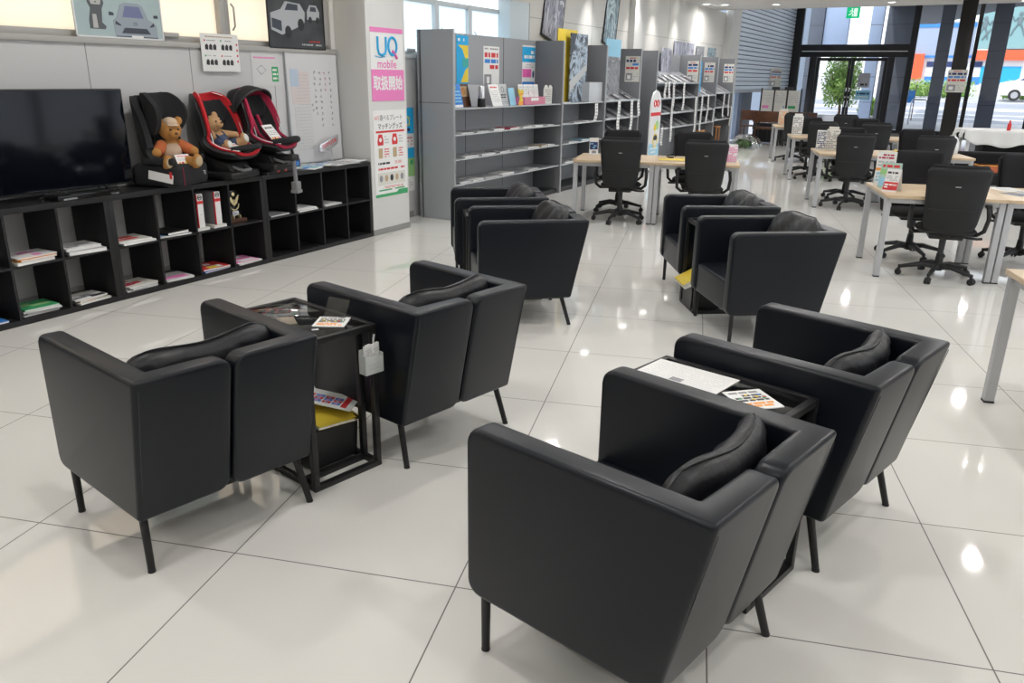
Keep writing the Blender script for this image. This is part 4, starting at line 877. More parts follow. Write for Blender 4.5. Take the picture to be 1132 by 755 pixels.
# teddy bears: one continuous body each
def bear(label, loc, rot, sc, fur, lie=False):
    r = thing('teddy_bear', label, 'teddy bear', loc, rot=rot)
    mb = MB(); e = lambda c, q, ro=None: mb.ell([v*sc for v in c], [v*sc for v in q], fur, ro, 20, 14)
    e((0, 0, 0.075), (0.062, 0.055, 0.078)); e((0, -0.01, 0.205), (0.066, 0.058, 0.06)); e((0, -0.058, 0.19), (0.032, 0.03, 0.026))
    for sx in (-1, 1): e((sx*0.058, 0.0, 0.255), (0.026, 0.014, 0.026))
    def limb(a, b, r0, r1):
        for k in range(7):
            w = k/6; p = Vector(a).lerp(Vector(b), w); q = r0*(1-w)+r1*w; e(p, (q, q, q))
    if lie:
        limb((-0.05, 0, 0.13), (-0.115, 0.0, 0.22), 0.030, 0.026); limb((0.05, 0, 0.12), (0.12, -0.05, 0.08), 0.030, 0.026)
    else:
        for sx in (-1, 1): limb((sx*0.055, -0.005, 0.12), (sx*0.115, -0.06, 0.085), 0.031, 0.028)
    for sx in (-1, 1): limb((sx*0.045, -0.03, 0.03), (sx*0.085, -0.13, 0.03), 0.036, 0.033); e((sx*0.09, -0.145, 0.045), (0.030, 0.022, 0.042))
    o = part(mb, 'body', r, angle=0)
    md = o.modifiers.new('skin', 'REMESH'); md.mode = 'VOXEL'; md.voxel_size = 0.0055*sc; md.use_smooth_shade = True
    mb = MB()
    for sx in (-1, 1): mb.ell((sx*0.023*sc, -0.067*sc, 0.217*sc), (0.006*sc,)*3, INK)
    mb.ell((0, -0.088*sc, 0.198*sc), (0.010*sc, 0.007*sc, 0.007*sc), BROWN); part(mb, 'eyes_and_nose', r, label='dark eyes and brown nose')
    for sx in (-1, 1):
        mb = MB(); mb.ell((sx*0.09*sc, -0.165*sc, 0.045*sc), (0.022*sc, 0.006*sc, 0.03*sc), TAN if not lie else OFFW); part(mb, 'foot_pad', r)
    return r
FUR1 = mat('golden_plush', (0.42, 0.20, 0.055), 0.95, bump=(180, 0.9, 0.004)); FUR2 = mat('tan_plush', (0.50, 0.30, 0.15), 0.95, bump=(180, 0.9, 0.004))
b1 = bear('golden brown teddy bear with a cap sitting in the black child seat', wp(0.66, -0.12, 0.925), (RD(6), 0, WANG-RD(12)), 1.30, FUR1)
mb = MB(); mb.ell((0.0, -0.022, 0.325), (0.055, 0.052, 0.040), mat('cap_cloth', (0.55, 0.42, 0.30), 0.8)); mb.ell((0.0, -0.07, 0.312), (0.046, 0.034, 0.009), mat('cap_cloth', (0.55, 0.42, 0.30), 0.8)); part(mb, 'cap', b1)
mb = MB(); mb.ell((0, -0.009, 0.104), (0.083, 0.074, 0.081), mat('vest_cloth', (0.50, 0.37, 0.27), 0.85)); part(mb, 'vest', b1)
for sx in (-1, 1):
    mb = MB(); mb.tube([(sx*0.072, -0.009, 0.157), (sx*0.11, -0.046, 0.130), (sx*0.134, -0.064, 0.116)], 0.043, mat('orange_knit', (0.45, 0.12, 0.04), 0.9), 12); part(mb, 'sleeve', b1)
b2 = bear('tan teddy bear in denim overalls lying with one arm raised in the red child seat', wp(1.20, -0.13, 0.985), (RD(-14), RD(-12), WANG+RD(8)), 1.15, FUR2, True)
DEN = mat('denim_cloth', (0.05, 0.07, 0.13), 0.85, bump=(120, 0.5))
mb = MB(); mb.ell((0, -0.004, 0.077), (0.077, 0.068, 0.086), DEN); mb.tube([(-0.035, -0.055, 0.11), (-0.04, -0.035, 0.15), (-0.035, 0.02, 0.16)], 0.008, DEN); mb.tube([(0.035, -0.055, 0.11), (0.04, -0.035, 0.15), (0.035, 0.02, 0.16)], 0.008, DEN)
for sx in (-1, 1): mb.tube([(sx*0.049, -0.033, 0.035), (sx*0.082, -0.11, 0.035)], 0.044, DEN, 12)
part(mb, 'overalls', b2)
card('white price card propped against the golden bear', wp(0.665, 0.035, 0.935), WANG-RD(5), RD(-30), 0.12, 0.085)
card('white card lying in the lap of the smaller bear in the red seat', wp(1.26, 0.035, 1.0), WANG+RD(20), RD(-55), 0.15, 0.10)
card('large white card with a black picture on the hooded child seat', wp(1.70, 0.0, 1.045), WANG+RD(16), RD(-40), 0.17, 0.18, kids=False)
mb = MB(); mb.bx((-0.11, -0.004, 0), (0.11, 0.004, 0.07), NAVY, 0.001); mb.bx((-0.1, -0.0055, 0.01), (-0.05, -0.004, 0.05), LBLUE); mb.bx((-0.03, -0.0055, 0.01), (0.02, -0.004, 0.05), WHITE); mb.bx((0.04, -0.0055, 0.01), (0.09, -0.004, 0.05), BLUE)
single(mb, 'price_sign', 'navy sign with small pictures under the hooded child seat', 'sign', wp(1.90, -0.06, 0.80), WANG+RD(5))
mb = MB(); mb.bx((-0.10, -0.003, 0), (0.10, 0.003, 0.055), PLASTB, 0.001)
for x in (-0.05, 0.05): mb.cyl((x, -0.005, 0.03), (x, -0.002, 0.03), 0.022, RED); mb.cyl((x, -0.0065, 0.03), (x, -0.004, 0.03), 0.009, WHITE)
single(mb, 'warning_sign', 'small black sign with two red round symbols on the shelf edge', 'sign', wp(1.72, -0.015, 0.771), WANG+RD(6))
# papers on the right shelf top
for q, (dt, ds, a, cov, w, d, mk, lb) in enumerate(((2.12, -0.12, 20, WHITE, 0.21, 0.28, [BLUE, GREEN], 'white magazine with blue print nearest the support leg, on the shelf top'), (2.28, -0.17, -10, LBLUE, 0.21, 0.27, [BLUE, YELLOW], 'pale blue magazine on the shelf top under the whiteboard'), (2.36, -0.10, 32, LGREY, 0.20, 0.26, [BLUE, WHITE], 'grey and blue magazine overlapping the pale blue one'), (2.52, -0.15, 8, WHITE, 0.21, 0.28, [LGREY, BLUE], 'white magazine in the middle of the row under the whiteboard'), (2.68, -0.12, -14, LGREY, 0.2, 0.27, [WHITE, GREYI], 'grey magazine in front of the small red lettered sign'), (2.82, -0.14, 12, WHITE, 0.2, 0.25, [LGREY], 'white magazine at the right end of the shelf top by the pillar'))):
    booklet('magazine', lb, 'magazine', wp(dt, ds, 0.7705+0.006*(q % 3)), (0, 0, WANG+RD(a)), w, d, 0.005, cov, (mk, random.Random(q+40)))
r = thing('sign_stand', 'oval silver sign with red lettering standing before the whiteboard', 'sign', wp(2.66, -0.30, 0.771), WANG)
mb = MB(); mb.prism([(-0.13, 0.115), (-0.10, 0.10), (0.0, 0.115), (0.13, 0.175), (0.145, 0.21), (0.145, 0.265), (-0.13, 0.175)], -0.012, 0.012, SILVER, 'xz', 0.002); part(mb, 'board', r)
mb = MB(); mb.text('TOYOTA', 0, 0, 0.055, RED, -0.014, bold=0.015, M=Matrix.Translation((0.005, 0, 0.183)) @ Matrix.Rotation(RD(-17), 4, 'Y')); part(mb, 'lettering', r)
for x in (-0.03, 0.05):
    mb = MB(); mb.cyl((x, 0, 0), (x, 0, 0.12), 0.005, SILVER); part(mb, 'post', r)
mb = MB(); mb.box((0.01, 0, 0.004), (0.16, 0.07, 0.008), SILVER, 0.002); part(mb, 'foot', r)

# ---------------------------------------------------------------- posters and boards on the left wall: x = t, z up, front = -y
def poster(name, label, loc, w, h, frame=None, base=WHITE, tilt=0.0, rz=None, cat='poster', th=0.006):
    r = thing(name, label, cat, loc, rot=(tilt, 0, WANG if rz is None else rz))
    mb = MB(); mb.bx((-w/2, -th, 0), (w/2, 0, h), base); part(mb, 'sheet', r)
    if frame:
        mb = MB(); q = 0.012
        for a, b in (((-w/2, -th-0.004, 0), (w/2, 0.001, q)), ((-w/2, -th-0.004, h-q), (w/2, 0.001, h)), ((-w/2, -th-0.004, 0), (-w/2+q, 0.001, h)), ((w/2-q, -th-0.004, 0), (w/2, 0.001, h))): mb.bx(a, b, frame)
        part(mb, 'frame', r)
    return r
def tb(mb, x0, z0, x1, z1, n, m, th=0.006, frac=0.45): textblock(mb, x0, z0, x1, z1, n, m, RNG, th+0.0006, frac, False)
SKYP = mat('poster_pale_teal', (0.36, 0.46, 0.48), 0.4, vary=(3, (0.42, 0.52, 0.52))); CARG = mat('poster_car_grey', (0.30, 0.35, 0.40), 0.4); CARD_ = mat('poster_car_dark', (0.05, 0.06, 0.08), 0.4)
r = poster('poster', 'pale teal poster of a grey dog and a car front, on the window ledge', wp(0.57, -0.385, 1.842), 0.73, 1.0, WHITEP, SKYP)
mb = MB(); yy = -0.0075
ZS = [0.66]
def pz(mb, pts, m, k=0): mb.prism([(a, b*ZS[0]) for a, b in pts], -0.0078-0.0004*k, -0.0062, m)
pz(mb, [(-0.05, 0.0), (0.31, 0.0), (0.31, 0.16), (0.27, 0.20), (0.24, 0.22), (0.20, 0.36), (0.16, 0.385), (0.05, 0.385), (0.01, 0.36), (-0.03, 0.22), (-0.06, 0.19)], CARG)
pz(mb, [(0.02, 0.23), (0.20, 0.23), (0.17, 0.35), (0.05, 0.35)], mat('poster_windscreen', (0.16, 0.18, 0.32), 0.3), 1)
pz(mb, [(0.0, 0.06), (0.25, 0.06), (0.22, 0.12), (0.03, 0.12)], CARD_, 1); pz(mb, [(-0.045, 0.15), (0.0, 0.135), (0.0, 0.15), (-0.04, 0.19)], CARD_, 1); pz(mb, [(0.29, 0.15), (0.25, 0.135), (0.25, 0.15), (0.285, 0.19)], CARD_, 1)
pz(mb, [(-0.05, 0.0), (0.31, 0.0), (0.31, 0.03), (-0.05, 0.03)], CARD_, 1); pz(mb, [(0.08, 0.015), (0.18, 0.015), (0.18, 0.04), (0.08, 0.04)], WHITE, 2)
pz(mb, [(-0.09, 0.24), (-0.05, 0.24), (-0.05, 0.27), (-0.085, 0.28)], CARD_, 1); pz(mb, [(0.29, 0.24), (0.33, 0.24), (0.325, 0.275), (0.29, 0.27)], CARD_, 1)
mb.tube([(0.125+0.014*cos(a), -0.008, 0.109+0.010*sin(a)) for a in [k*pi/8 for k in range(16)]], 0.002, CARD_, 5, True); part(mb, 'car_picture', r)
mb = MB(); DG = mat('poster_dog_grey', (0.10, 0.11, 0.12), 0.5); DL = mat('poster_dog_light', (0.45, 0.45, 0.44), 0.5)
pz(mb, [(-0.25, 0.09), (-0.13, 0.09), (-0.12, 0.12), (-0.15, 0.16), (-0.14, 0.30), (-0.12, 0.36), (-0.13, 0.46), (-0.15, 0.50), (-0.17, 0.46), (-0.21, 0.46), (-0.23, 0.50), (-0.25, 0.45), (-0.25, 0.36), (-0.23, 0.30), (-0.25, 0.18)], DG)
pz(mb, [(-0.22, 0.34), (-0.15, 0.34), (-0.14, 0.39), (-0.16, 0.41), (-0.21, 0.41), (-0.23, 0.38)], DL, 1); pz(mb, [(-0.225, 0.10), (-0.185, 0.10), (-0.19, 0.24), (-0.22, 0.24)], DL, 1); pz(mb, [(-0.195, 0.36), (-0.175, 0.36), (-0.185, 0.375)], INK, 2); mb.ell((-0.205, -0.0085, 0.264), (0.006, 0.001, 0.006), INK); mb.ell((-0.165, -0.0085, 0.264), (0.006, 0.001, 0.006), INK); part(mb, 'dog_picture', r)
mb = MB(); tb(mb, -0.3, 0.6, 0.3, 0.75, 2, WHITE); part(mb, 'lettering', r)
ZS[0] = 1.0
DKP = mat('poster_charcoal', (0.035, 0.04, 0.045), 0.3, vary=(4, (0.07, 0.075, 0.08)))
r = poster('poster', 'dark poster of two silver vehicles, leaning on the window ledge right of the notice', wp(2.42, -0.385, 1.83), 0.74, 0.95, BMETAL, DKP)
mb = MB(); VS = mat('poster_silver', (0.42, 0.44, 0.46), 0.3)
pz(mb, [(-0.33, 0.16), (-0.20, 0.12), (0.02, 0.20), (0.10, 0.24), (0.11, 0.33), (0.05, 0.40), (-0.14, 0.41), (-0.20, 0.34), (-0.33, 0.30)], VS); pz(mb, [(-0.15, 0.335), (0.02, 0.34), (0.02, 0.39), (-0.11, 0.395)], CARD_, 1); pz(mb, [(-0.32, 0.18), (-0.20, 0.15), (-0.20, 0.24), (-0.32, 0.26)], CARD_, 1)
for x, z in ((-0.12, 0.15), (0.05, 0.22)): mb.ell((x, -0.0075, z), (0.045, 0.001, 0.055), INK)
pz(mb, [(0.14, 0.27), (0.30, 0.27), (0.31, 0.34), (0.27, 0.40), (0.18, 0.40), (0.14, 0.34)], VS); pz(mb, [(0.18, 0.345), (0.27, 0.345), (0.26, 0.385), (0.19, 0.385)], CARD_, 1); mb.ell((0.18, -0.0075, 0.27), (0.025, 0.001, 0.03), INK); mb.ell((0.28, -0.0075, 0.27), (0.025, 0.001, 0.03), INK)
part(mb, 'vehicle_picture', r); mb = MB(); tb(mb, 0.05, 0.03, 0.32, 0.06, 1, VS); tb(mb, 0.15, 0.065, 0.30, 0.085, 1, RED); part(mb, 'lettering', r)
r = poster('notice', 'white notice with four groups of small pictures, taped over the window ledge', wp(1.475, -0.37, 1.62), 0.40, 0.30, None, WHITE, 0, cat='notice', th=0.002)
mb = MB(); tb(mb, -0.15, 0.265, 0.15, 0.285, 1, TAN, 0.002); 
for a in range(2):
    for b in range(2):
        x0, z0 = -0.17+a*0.17, 0.155-b*0.12; mb.ell((x0+0.01, -0.003, z0+0.09), (0.008, 0.001, 0.008), RED if (a+b) % 2 == 0 else GREEN); tb(mb, x0+0.03, z0+0.083, x0+0.12, z0+0.098, 1, GREYI, 0.002)
        for k in range(3): mb.prism([(x0+0.01+k*0.042, z0+0.02), (x0+0.042+k*0.042, z0+0.015), (x0+0.045+k*0.042, z0+0.05), (x0+0.03+k*0.042, z0+0.065), (x0+0.012+k*0.042, z0+0.05)], -0.0032, -0.002, PLASTC)
for k in range(4): mb.ell((0.18, -0.003, 0.22-k*0.045), (0.009, 0.001, 0.009), RED)
part(mb, 'print', r)
r = poster('notice', 'clear sleeved notice with a green label between the picture notice and whiteboard', wp(2.0, -0.398, 1.50), 0.34, 0.30, None, mat('sleeve_white', (0.62, 0.62, 0.62), 0.25), cat='notice', th=0.002)
mb = MB(); tb(mb, -0.14, 0.23, 0.12, 0.26, 1, PINK, 0.002); mb.tube([(-0.11, -0.003, 0.15), (-0.06, -0.003, 0.10), (0.0, -0.003, 0.14), (-0.05, -0.003, 0.18)], 0.002, GREYI, 5, True); mb.bx((0.07, -0.003, 0.04), (0.15, -0.002, 0.17), GREEN); tb(mb, 0.08, 0.05, 0.14, 0.16, 3, WHITE, 0.003); part(mb, 'print', r)
# whiteboard
r = thing('whiteboard', 'upright whiteboard with handwriting leaning on the wall left of the pillar', 'whiteboard', wp(2.59, -0.365, 0.775), rot=(RD(-1.2), 0, WANG))
WB = mat('whiteboard_gloss', (0.64, 0.64, 0.65), 0.12)
mb = MB(); mb.bx((-0.355, 0, 0), (0.355, 0.012, 1.07), WB); part(mb, 'board', r)
mb = MB()
for a, b in (((-0.36, -0.006, 0), (0.36, 0.016, 0.012)), ((-0.36, -0.006, 1.06), (0.36, 0.016, 1.072)), ((-0.36, -0.006, 0), (-0.35, 0.016, 1.07)), ((0.35, -0.006, 0), (0.36, 0.016, 1.07))): mb.bx(a, b, ALU)
part(mb, 'frame', r)
mb = MB()
for k, (x, tx) in enumerate(((0.235, 10), (0.165, 4), (0.095, 10), (0.02, 8), (-0.03, 2))):
    for q in range(tx):
        cx_, cz_ = x+0.006*(q % 2), (0.85 if k < 4 else 0.55)-q*0.055
        for st in range(4): mb.box((cx_+RNG.uniform(-0.010, 0.010), -0.0008, cz_+RNG.uniform(-0.010, 0.010)), (RNG.uniform(0.010, 0.024), 0.0008, 0.0032), PINKR if k == 1 else INK, rot=(0, RNG.uniform(-1.6, 1.6), 0))
part(mb, 'handwriting', r)
mb = MB(); mb.bx((-0.30, -0.0015, 0.56), (-0.06, -0.0002, 0.86), mat('paper_faint_pink', (0.62, 0.55, 0.54), 0.3)); mb.bx((-0.31, -0.0018, 0.72), (-0.20, -0.0004, 0.88), mat('paper_faint_blue', (0.46, 0.55, 0.66), 0.3)); mb.bx((-0.28, -0.0015, 0.08), (-0.04, -0.0002, 0.54), mat('paper_faint_grey', (0.58, 0.58, 0.58), 0.3))
textblock(mb, -0.26, 0.12, -0.06, 0.84, 24, LGREY, RNG, 0.0016, 0.22, False); part(mb, 'pinned_sheet', r)
# posters on the white pillar
PX = 3.27
def on_pillar(name, label, x0, x1, z0, z1, base): return poster(name, label, wp((x0+x1)/2, 0.001, z0), x1-x0, z1-z0, None, base, cat='poster', th=0.002)
r = on_pillar('poster', 'pink and white poster with large blue letters, upper one on the pillar', 3.01, 3.545, 1.36, 2.06, WHITE)
w2 = 0.2675; mb = MB(); mb.bx((-w2, -0.004, 0.655), (w2, -0.002, 0.70), PINK); part(mb, 'pink_band', r); mb = MB(); mb.bx((-w2, -0.0045, 0), (w2, -0.002, 0.305), PINK); part(mb, 'pink_panel', r)
mb = MB(); mb.tube([(-0.155, -0.005, 0.615), (-0.155, -0.005, 0.50), (-0.14, -0.005, 0.455), (-0.09, -0.005, 0.44), (-0.04, -0.005, 0.455), (-0.022, -0.005, 0.50), (-0.022, -0.005, 0.615)], 0.013, CYAN, 8)
mb.tube([(0.085+0.068*cos(a), -0.005, 0.53+0.083*sin(a)) for a in [k*pi/12 for k in range(24)]], 0.013, CYAN, 8, True)
mb.tube([(-0.20, -0.004, 0.43), (-0.12, -0.004, 0.418), (-0.04, -0.004, 0.43)], 0.004, CYAN, 6); part(mb, 'logo_letters', r, label='thin blue rounded letters')
mb = MB(); mb.tube([(0.08, -0.0065, 0.485), (0.12, -0.0065, 0.455), (0.155, -0.0065, 0.415)], 0.014, MAGENTA, 8); part(mb, 'letter_tail', r, label='pink tail of the round letter')
mb = MB(); mb.text('mobile', -0.01, 0.355, 0.115, MAGENTA, -0.003, bold=0.012); part(mb, 'lettering', r)
mb = MB(); mb.text('取扱開始', 0, 0.165, 0.145, WHITE, -0.005, bold=0.03, wx=0.84); part(mb, 'headline', r, label='white Japanese headline')
r = on_pillar('poster', 'tall white printed sheet with a green foot, lower on the white pillar', 3.01, 3.56, 0.39, 1.27, WHITE); w2 = 0.275
mb = MB(); mb.text('選べるプレート', 0.02, 0.80, 0.062, INK, -0.0026, wx=0.9); mb.text('8月', -0.215, 0.80, 0.05, RED, -0.0026); mb.text('マッチングッズ', 0.0, 0.715, 0.066, INK, -0.0026, bold=0.015, wx=0.9)
mb.bx((-0.24, -0.003, 0.655), (0.24, -0.0018, 0.675), RED); mb.text('20,000', 0.12, 0.345, 0.045, RED, -0.0026); tb(mb, -0.22, 0.33, -0.02, 0.36, 1, INK, 0.002, 0.7)
for x in (-0.17, 0.07):
    mb.prism([(x-0.045, 0.53), (x+0.045, 0.53), (x+0.05, 0.57), (x+0.03, 0.64), (x-0.03, 0.64), (x-0.05, 0.57)], -0.003, -0.0018, RED); mb.ell((x, -0.003, 0.585), (0.022, 0.001, 0.022), WHITE); mb.bx((x-0.035, -0.003, 0.40), (x+0.03, -0.0018, 0.50), TAN); tb(mb, x+0.07, 0.54, x+0.14, 0.63, 3, LGREY, 0.002); tb(mb, x+0.06, 0.40, x+0.14, 0.50, 4, RED, 0.002)
tb(mb, -0.22, 0.275, 0.23, 0.30, 1, RED, 0.002, 0.8); mb.bx((-0.23, -0.0024, 0.12), (0.24, -0.0018, 0.25), OFFW)
for k, m_ in enumerate((GREYI, TAN, PLASTC, TAN, GREYI)): mb.ell((-0.18+k*0.09, -0.003, 0.19), (0.028, 0.001, 0.035), m_)
tb(mb, -0.15, 0.08, 0.2, 0.11, 2, RED, 0.002); part(mb, 'print', r)
mb = MB(); mb.prism([(-w2, 0), (w2, 0), (w2, 0.055), (0.12, 0.055), (0.08, 0.03), (-w2, 0.03)], -0.0032, -0.0018, GREEN); mb.bx((-0.22, -0.0032, 0.062), (0.0, -0.0018, 0.076), GREEN); mb.bx((0.05, -0.0032, 0.062), (0.22, -0.0018, 0.076), GREEN); part(mb, 'green_foot', r)
r = poster('poster', 'narrow blue and green poster on the wall between pillar and grey bookcase', wp(4.03, -0.395, 0.31), 0.42, 0.95, None, WHITE, th=0.004)
mb = MB(); mb.bx((-0.21, -0.006, 0.66), (0.21, -0.004, 0.95), CYAN); mb.bx((-0.21, -0.006, 0.20), (0.21, -0.004, 0.50), CYAN); mb.bx((-0.21, -0.007, 0.17), (0.21, -0.004, 0.38), LGREEN); part(mb, 'colour_field', r)
mb = MB(); mb.tube([(-0.15, -0.008, 0.82), (0.0, -0.008, 0.80), (0.02, -0.008, 0.86), (0.12, -0.008, 0.84), (0.12, -0.008, 0.76), (0.0, -0.008, 0.75)], 0.008, YELLOW)
for k in range(9): mb.ell((RNG.uniform(-0.18, 0.18), -0.008, RNG.uniform(0.2, 0.37)), (0.03, 0.002, 0.03), RNG.choice([GREEN, LGREEN, YELLOW, RED]))
tb(mb, -0.17, 0.52, 0.17, 0.63, 3, RED, 0.006); tb(mb, -0.17, 0.03, 0.17, 0.14, 4, LGREY, 0.004); tb(mb, -0.15, 0.68, 0.15, 0.73, 1, NAVY, 0.006, 0.7); part(mb, 'print', r)
# ---------------------------------------------------------------- grey bookcases along the left wall: object frame x = t, y = -s
SF, SB = 0.20, -0.27          # front and back of the bookcases (s)
EDGES = [4.20, 7.05, 8.61, 10.14, 11.00, 13.70, 15.10, 16.60]; BH = 2.10
BLAB = ['long grey metal bookcase nearest the pillar, a row of leaflets on its shelf', 'second grey bookcase bay, with the mountain picture standing in it', 'third grey bookcase bay, its sloping racks hung with white strips', 'narrow grey bookcase bay just behind the round topped banner',
        'wide grey bookcase bay with sloping grey racks behind the desks', 'sixth grey bookcase bay, with a blue poster edge at its back', 'last grey bookcase bay, nearest the roller shutter']
GSH = mat('shelf_glass_edge', (0.60, 0.63, 0.65), 0.25, metal=0.2)
SHELFM = mat('grey_shelf_plate', (0.34, 0.35, 0.37), 0.35, metal=0.3)
for i, lb in enumerate(BLAB):
    t0, t1 = EDGES[i], EDGES[i+1]; W = t1-t0; D = SF-SB
    r = thing('bookcase', lb, 'bookcase', wp(t0, SF), WANG, 'grey metal bookcases in a row')
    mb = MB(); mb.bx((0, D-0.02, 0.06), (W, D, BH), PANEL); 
    n = 3 if i == 0 else (2 if W > 2 else 1)
    part(mb, 'back_panel', r)
    mb = MB()
    for k in range(1, n): mb.bx((W*k/n-0.004, D-0.022, 0.06), (W*k/n+0.004, D-0.0195, BH), PLASTC)
    if n > 1: part(mb, 'panel_joint', r)
    for x in ([0.0] if i == 0 else []) + [W-0.03]:
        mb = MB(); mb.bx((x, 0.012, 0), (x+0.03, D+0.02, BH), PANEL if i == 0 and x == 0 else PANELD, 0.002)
        if i == 0 and x == 0: mb.bx((-0.002, 0.05, 1.32), (0.0, D+0.01, 1.325), PLASTC); mb.bx((-0.002, D-0.03, 0), (0, D-0.022, BH), PLASTC)
        sp = part(mb, 'side_panel', r)
        mb = MB(); mb.bx((x-0.002, 0, 0), (x+0.032, 0.014, BH+0.002), ALU, 0.002); q = mb.build('edge_trim', sp); KIDS.setdefault(sp, []).append(q)
    mb = MB(); mb.bx((0.03, 0.05, 0), (W-0.03, D, 0.06), PLASTC); part(mb, 'plinth', r)
    if i in (0, 1):
        for z in (0.40, 0.69, 0.97, 1.26):
            mb = MB(); x0 = 0.03
            mb.bx((x0, 0.04, z-0.008), (W-0.032, D-0.02, z), SHELFM if z > 1.2 else SHELFM); mb.bx((x0, 0.028, z-0.012), (W-0.032, 0.042, z+0.002), GSH); part(mb, 'shelf', r)
    elif i != 3:
        zs = {2: (1.26, 0.98, 0.70), 4: (1.54, 1.26, 0.98, 0.70), 5: (1.28, 0.98, 0.70), 6: (1.32, 1.0, 0.72)}[i]
        for z in zs:
            mb = MB(); mb.bx((0.03, 0.0, z-0.006), (W-0.032, 0.03, z+0.02), GSH, 0.002); part(mb, 'shelf_rail', r)
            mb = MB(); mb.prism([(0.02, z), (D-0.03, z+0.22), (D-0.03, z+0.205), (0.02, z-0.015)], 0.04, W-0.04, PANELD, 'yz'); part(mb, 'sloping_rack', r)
            nn = max(2, int(W/0.42))
            for k in range(nn):
                xx = 0.12 + (W-0.25)*(k+0.5)/nn
                m_ = [PANEL, GREYP, PLASTC, GREYI][(k*3+int(z*10)) % 4]
                bk = booklet('brochure', 'grey brochure, %s from the left, %s sloping rack of the %s bookcase bay' % (('first', 'second', 'third', 'fourth', 'fifth', 'sixth', 'seventh')[k], 'top' if z == zs[0] else ('bottom' if z == zs[-1] else ('upper middle' if len(zs) == 4 and z == zs[1] else 'middle')), {2: 'third', 4: 'fifth', 5: 'sixth', 6: 'last'}[i]), 'brochure', wp(t0+xx, SF-0.16, z+0.085), (RD(26.5), 0, WANG), 0.22, 0.29, 0.006, m_, ([GREYI, LGREY, PANEL], random.Random(k+i*9)), 'brochures on the sloping racks')
def onshelf(t, z=1.26, s=0.08): return wp(t, s, z+0.001)
# things on the display shelf of the nearest bookcase (left to right)
def standee(name, label, t, w, h, base, z=1.262, s=0.05, tilt=-12, cat='card', rz=0.0, th=0.004, group=None):
    r = thing(name, label, cat, wp(t, s, z), rot=(RD(tilt), 0, WANG+RD(rz)), group=group)
    mb = MB(); mb.bx((-w/2, 0, 0), (w/2, th, h), base, 0.001); part(mb, 'sheet', r); return r
def pr(r, fn, name='print'):
    mb = MB(); fn(mb); part(mb, name, r)
r = standee('brochure', 'narrow blue brochure at the left end of the bookcase display shelf', 4.62, 0.20, 0.27, BLUE, s=0.0); pr(r, lambda m: (textblock(m, -0.08, 0.05, 0.08, 0.2, 4, LBLUE, RNG, 0.0008, 0.5, False), m.bx((-0.08, -0.001, 0.21), (0.0, 0, 0.25), LGREEN), m.bx((-0.09, -0.001, 0.0), (0.09, 0, 0.03), WHITE)))
r = standee('picture_book', 'brown picture book standing beside the silver flask on the shelf', 4.86, 0.26, 0.27, BROWN, s=-0.06); pr(r, lambda m: (m.bx((-0.10, -0.001, 0.12), (0.10, 0, 0.24), TAN), m.ell((0, -0.001, 0.18), (0.05, 0.001, 0.05), OAK)))
r = thing('coffee_flask', 'silver topped black flask standing on the bookcase display shelf', 'flask', onshelf(4.93, s=0.12), WANG)
mb = MB(); mb.lathe([(0, 0), (0.045, 0), (0.05, 0.01), (0.045, 0.10), (0, 0.10)], (0, 0, 0), PLASTB); part(mb, 'base', r)
mb = MB(); mb.lathe([(0.038, 0.10), (0.04, 0.12), (0.04, 0.23), (0.034, 0.245), (0, 0.247)], (0, 0, 0), SILVER); part(mb, 'body', r)
mb = MB(); mb.tube([(0.04, 0, 0.22), (0.07, 0, 0.21), (0.07, 0, 0.13), (0.04, 0, 0.12)], 0.006, PLASTB); part(mb, 'handle', r)
standee('metal_plate', 'plain grey metal plate standing right of the silver flask', 5.10, 0.34, 0.26, SHELFM, s=-0.02, cat='panel')
r = standee('leaflet', 'white leaflet with small red print leaning on the display shelf', 5.40, 0.24, 0.27, WHITE, s=0.08, tilt=-18); pr(r, lambda m: (textblock(m, -0.09, 0.05, 0.09, 0.2, 7, LGREY, RNG, 0.0008, 0.4, False), textblock(m, -0.08, 0.22, 0.08, 0.25, 1, RED, RNG, 0.0008, 0.6, False)))
r = standee('leaflet', 'grey leaflet with a dark emblem leaning beside the red printed one', 5.62, 0.24, 0.27, LGREY, s=0.06, tilt=-14); pr(r, lambda m: (m.tube([(0.03*cos(a), -0.001, 0.20+0.035*sin(a)) for a in [k*pi/6 for k in range(12)]], 0.003, PLASTC, 5, True), textblock(m, -0.06, 0.09, 0.06, 0.15, 2, INK, RNG, 0.0008, 0.6, False), textblock(m, -0.08, 0.02, 0.08, 0.06, 2, GREYI, RNG, 0.0008, 0.3, False)))
r = standee('leaflet', 'pale blue leaflet between the grey one and the yellow figure', 5.80, 0.16, 0.22, LBLUE, s=0.08)
r = thing('paper_figure', 'yellow and orange paper figure standing on the display shelf', 'figure', onshelf(5.93, s=0.12), WANG)
mb = MB(); mb.prism([(-0.06, 0), (0.06, 0), (0.05, 0.08), (0.02, 0.10), (0.06, 0.14), (0.05, 0.20), (0.02, 0.18), (-0.03, 0.19), (-0.09, 0.21), (-0.06, 0.14), (-0.02, 0.10)], 0, 0.01, YELLOW); part(mb, 'body', r)
mb = MB(); mb.bx((-0.05, -0.002, 0.0), (0.05, 0.0, 0.05), ORANGE); mb.prism([(-0.05, 0.12), (0.05, 0.13), (0.03, 0.16), (-0.04, 0.15)], -0.002, 0, ORANGE); part(mb, 'pattern', r)
r = thing('leaflet_box', 'low pink box of upright white leaflets on the display shelf', 'box', onshelf(6.33, s=0.07), WANG)
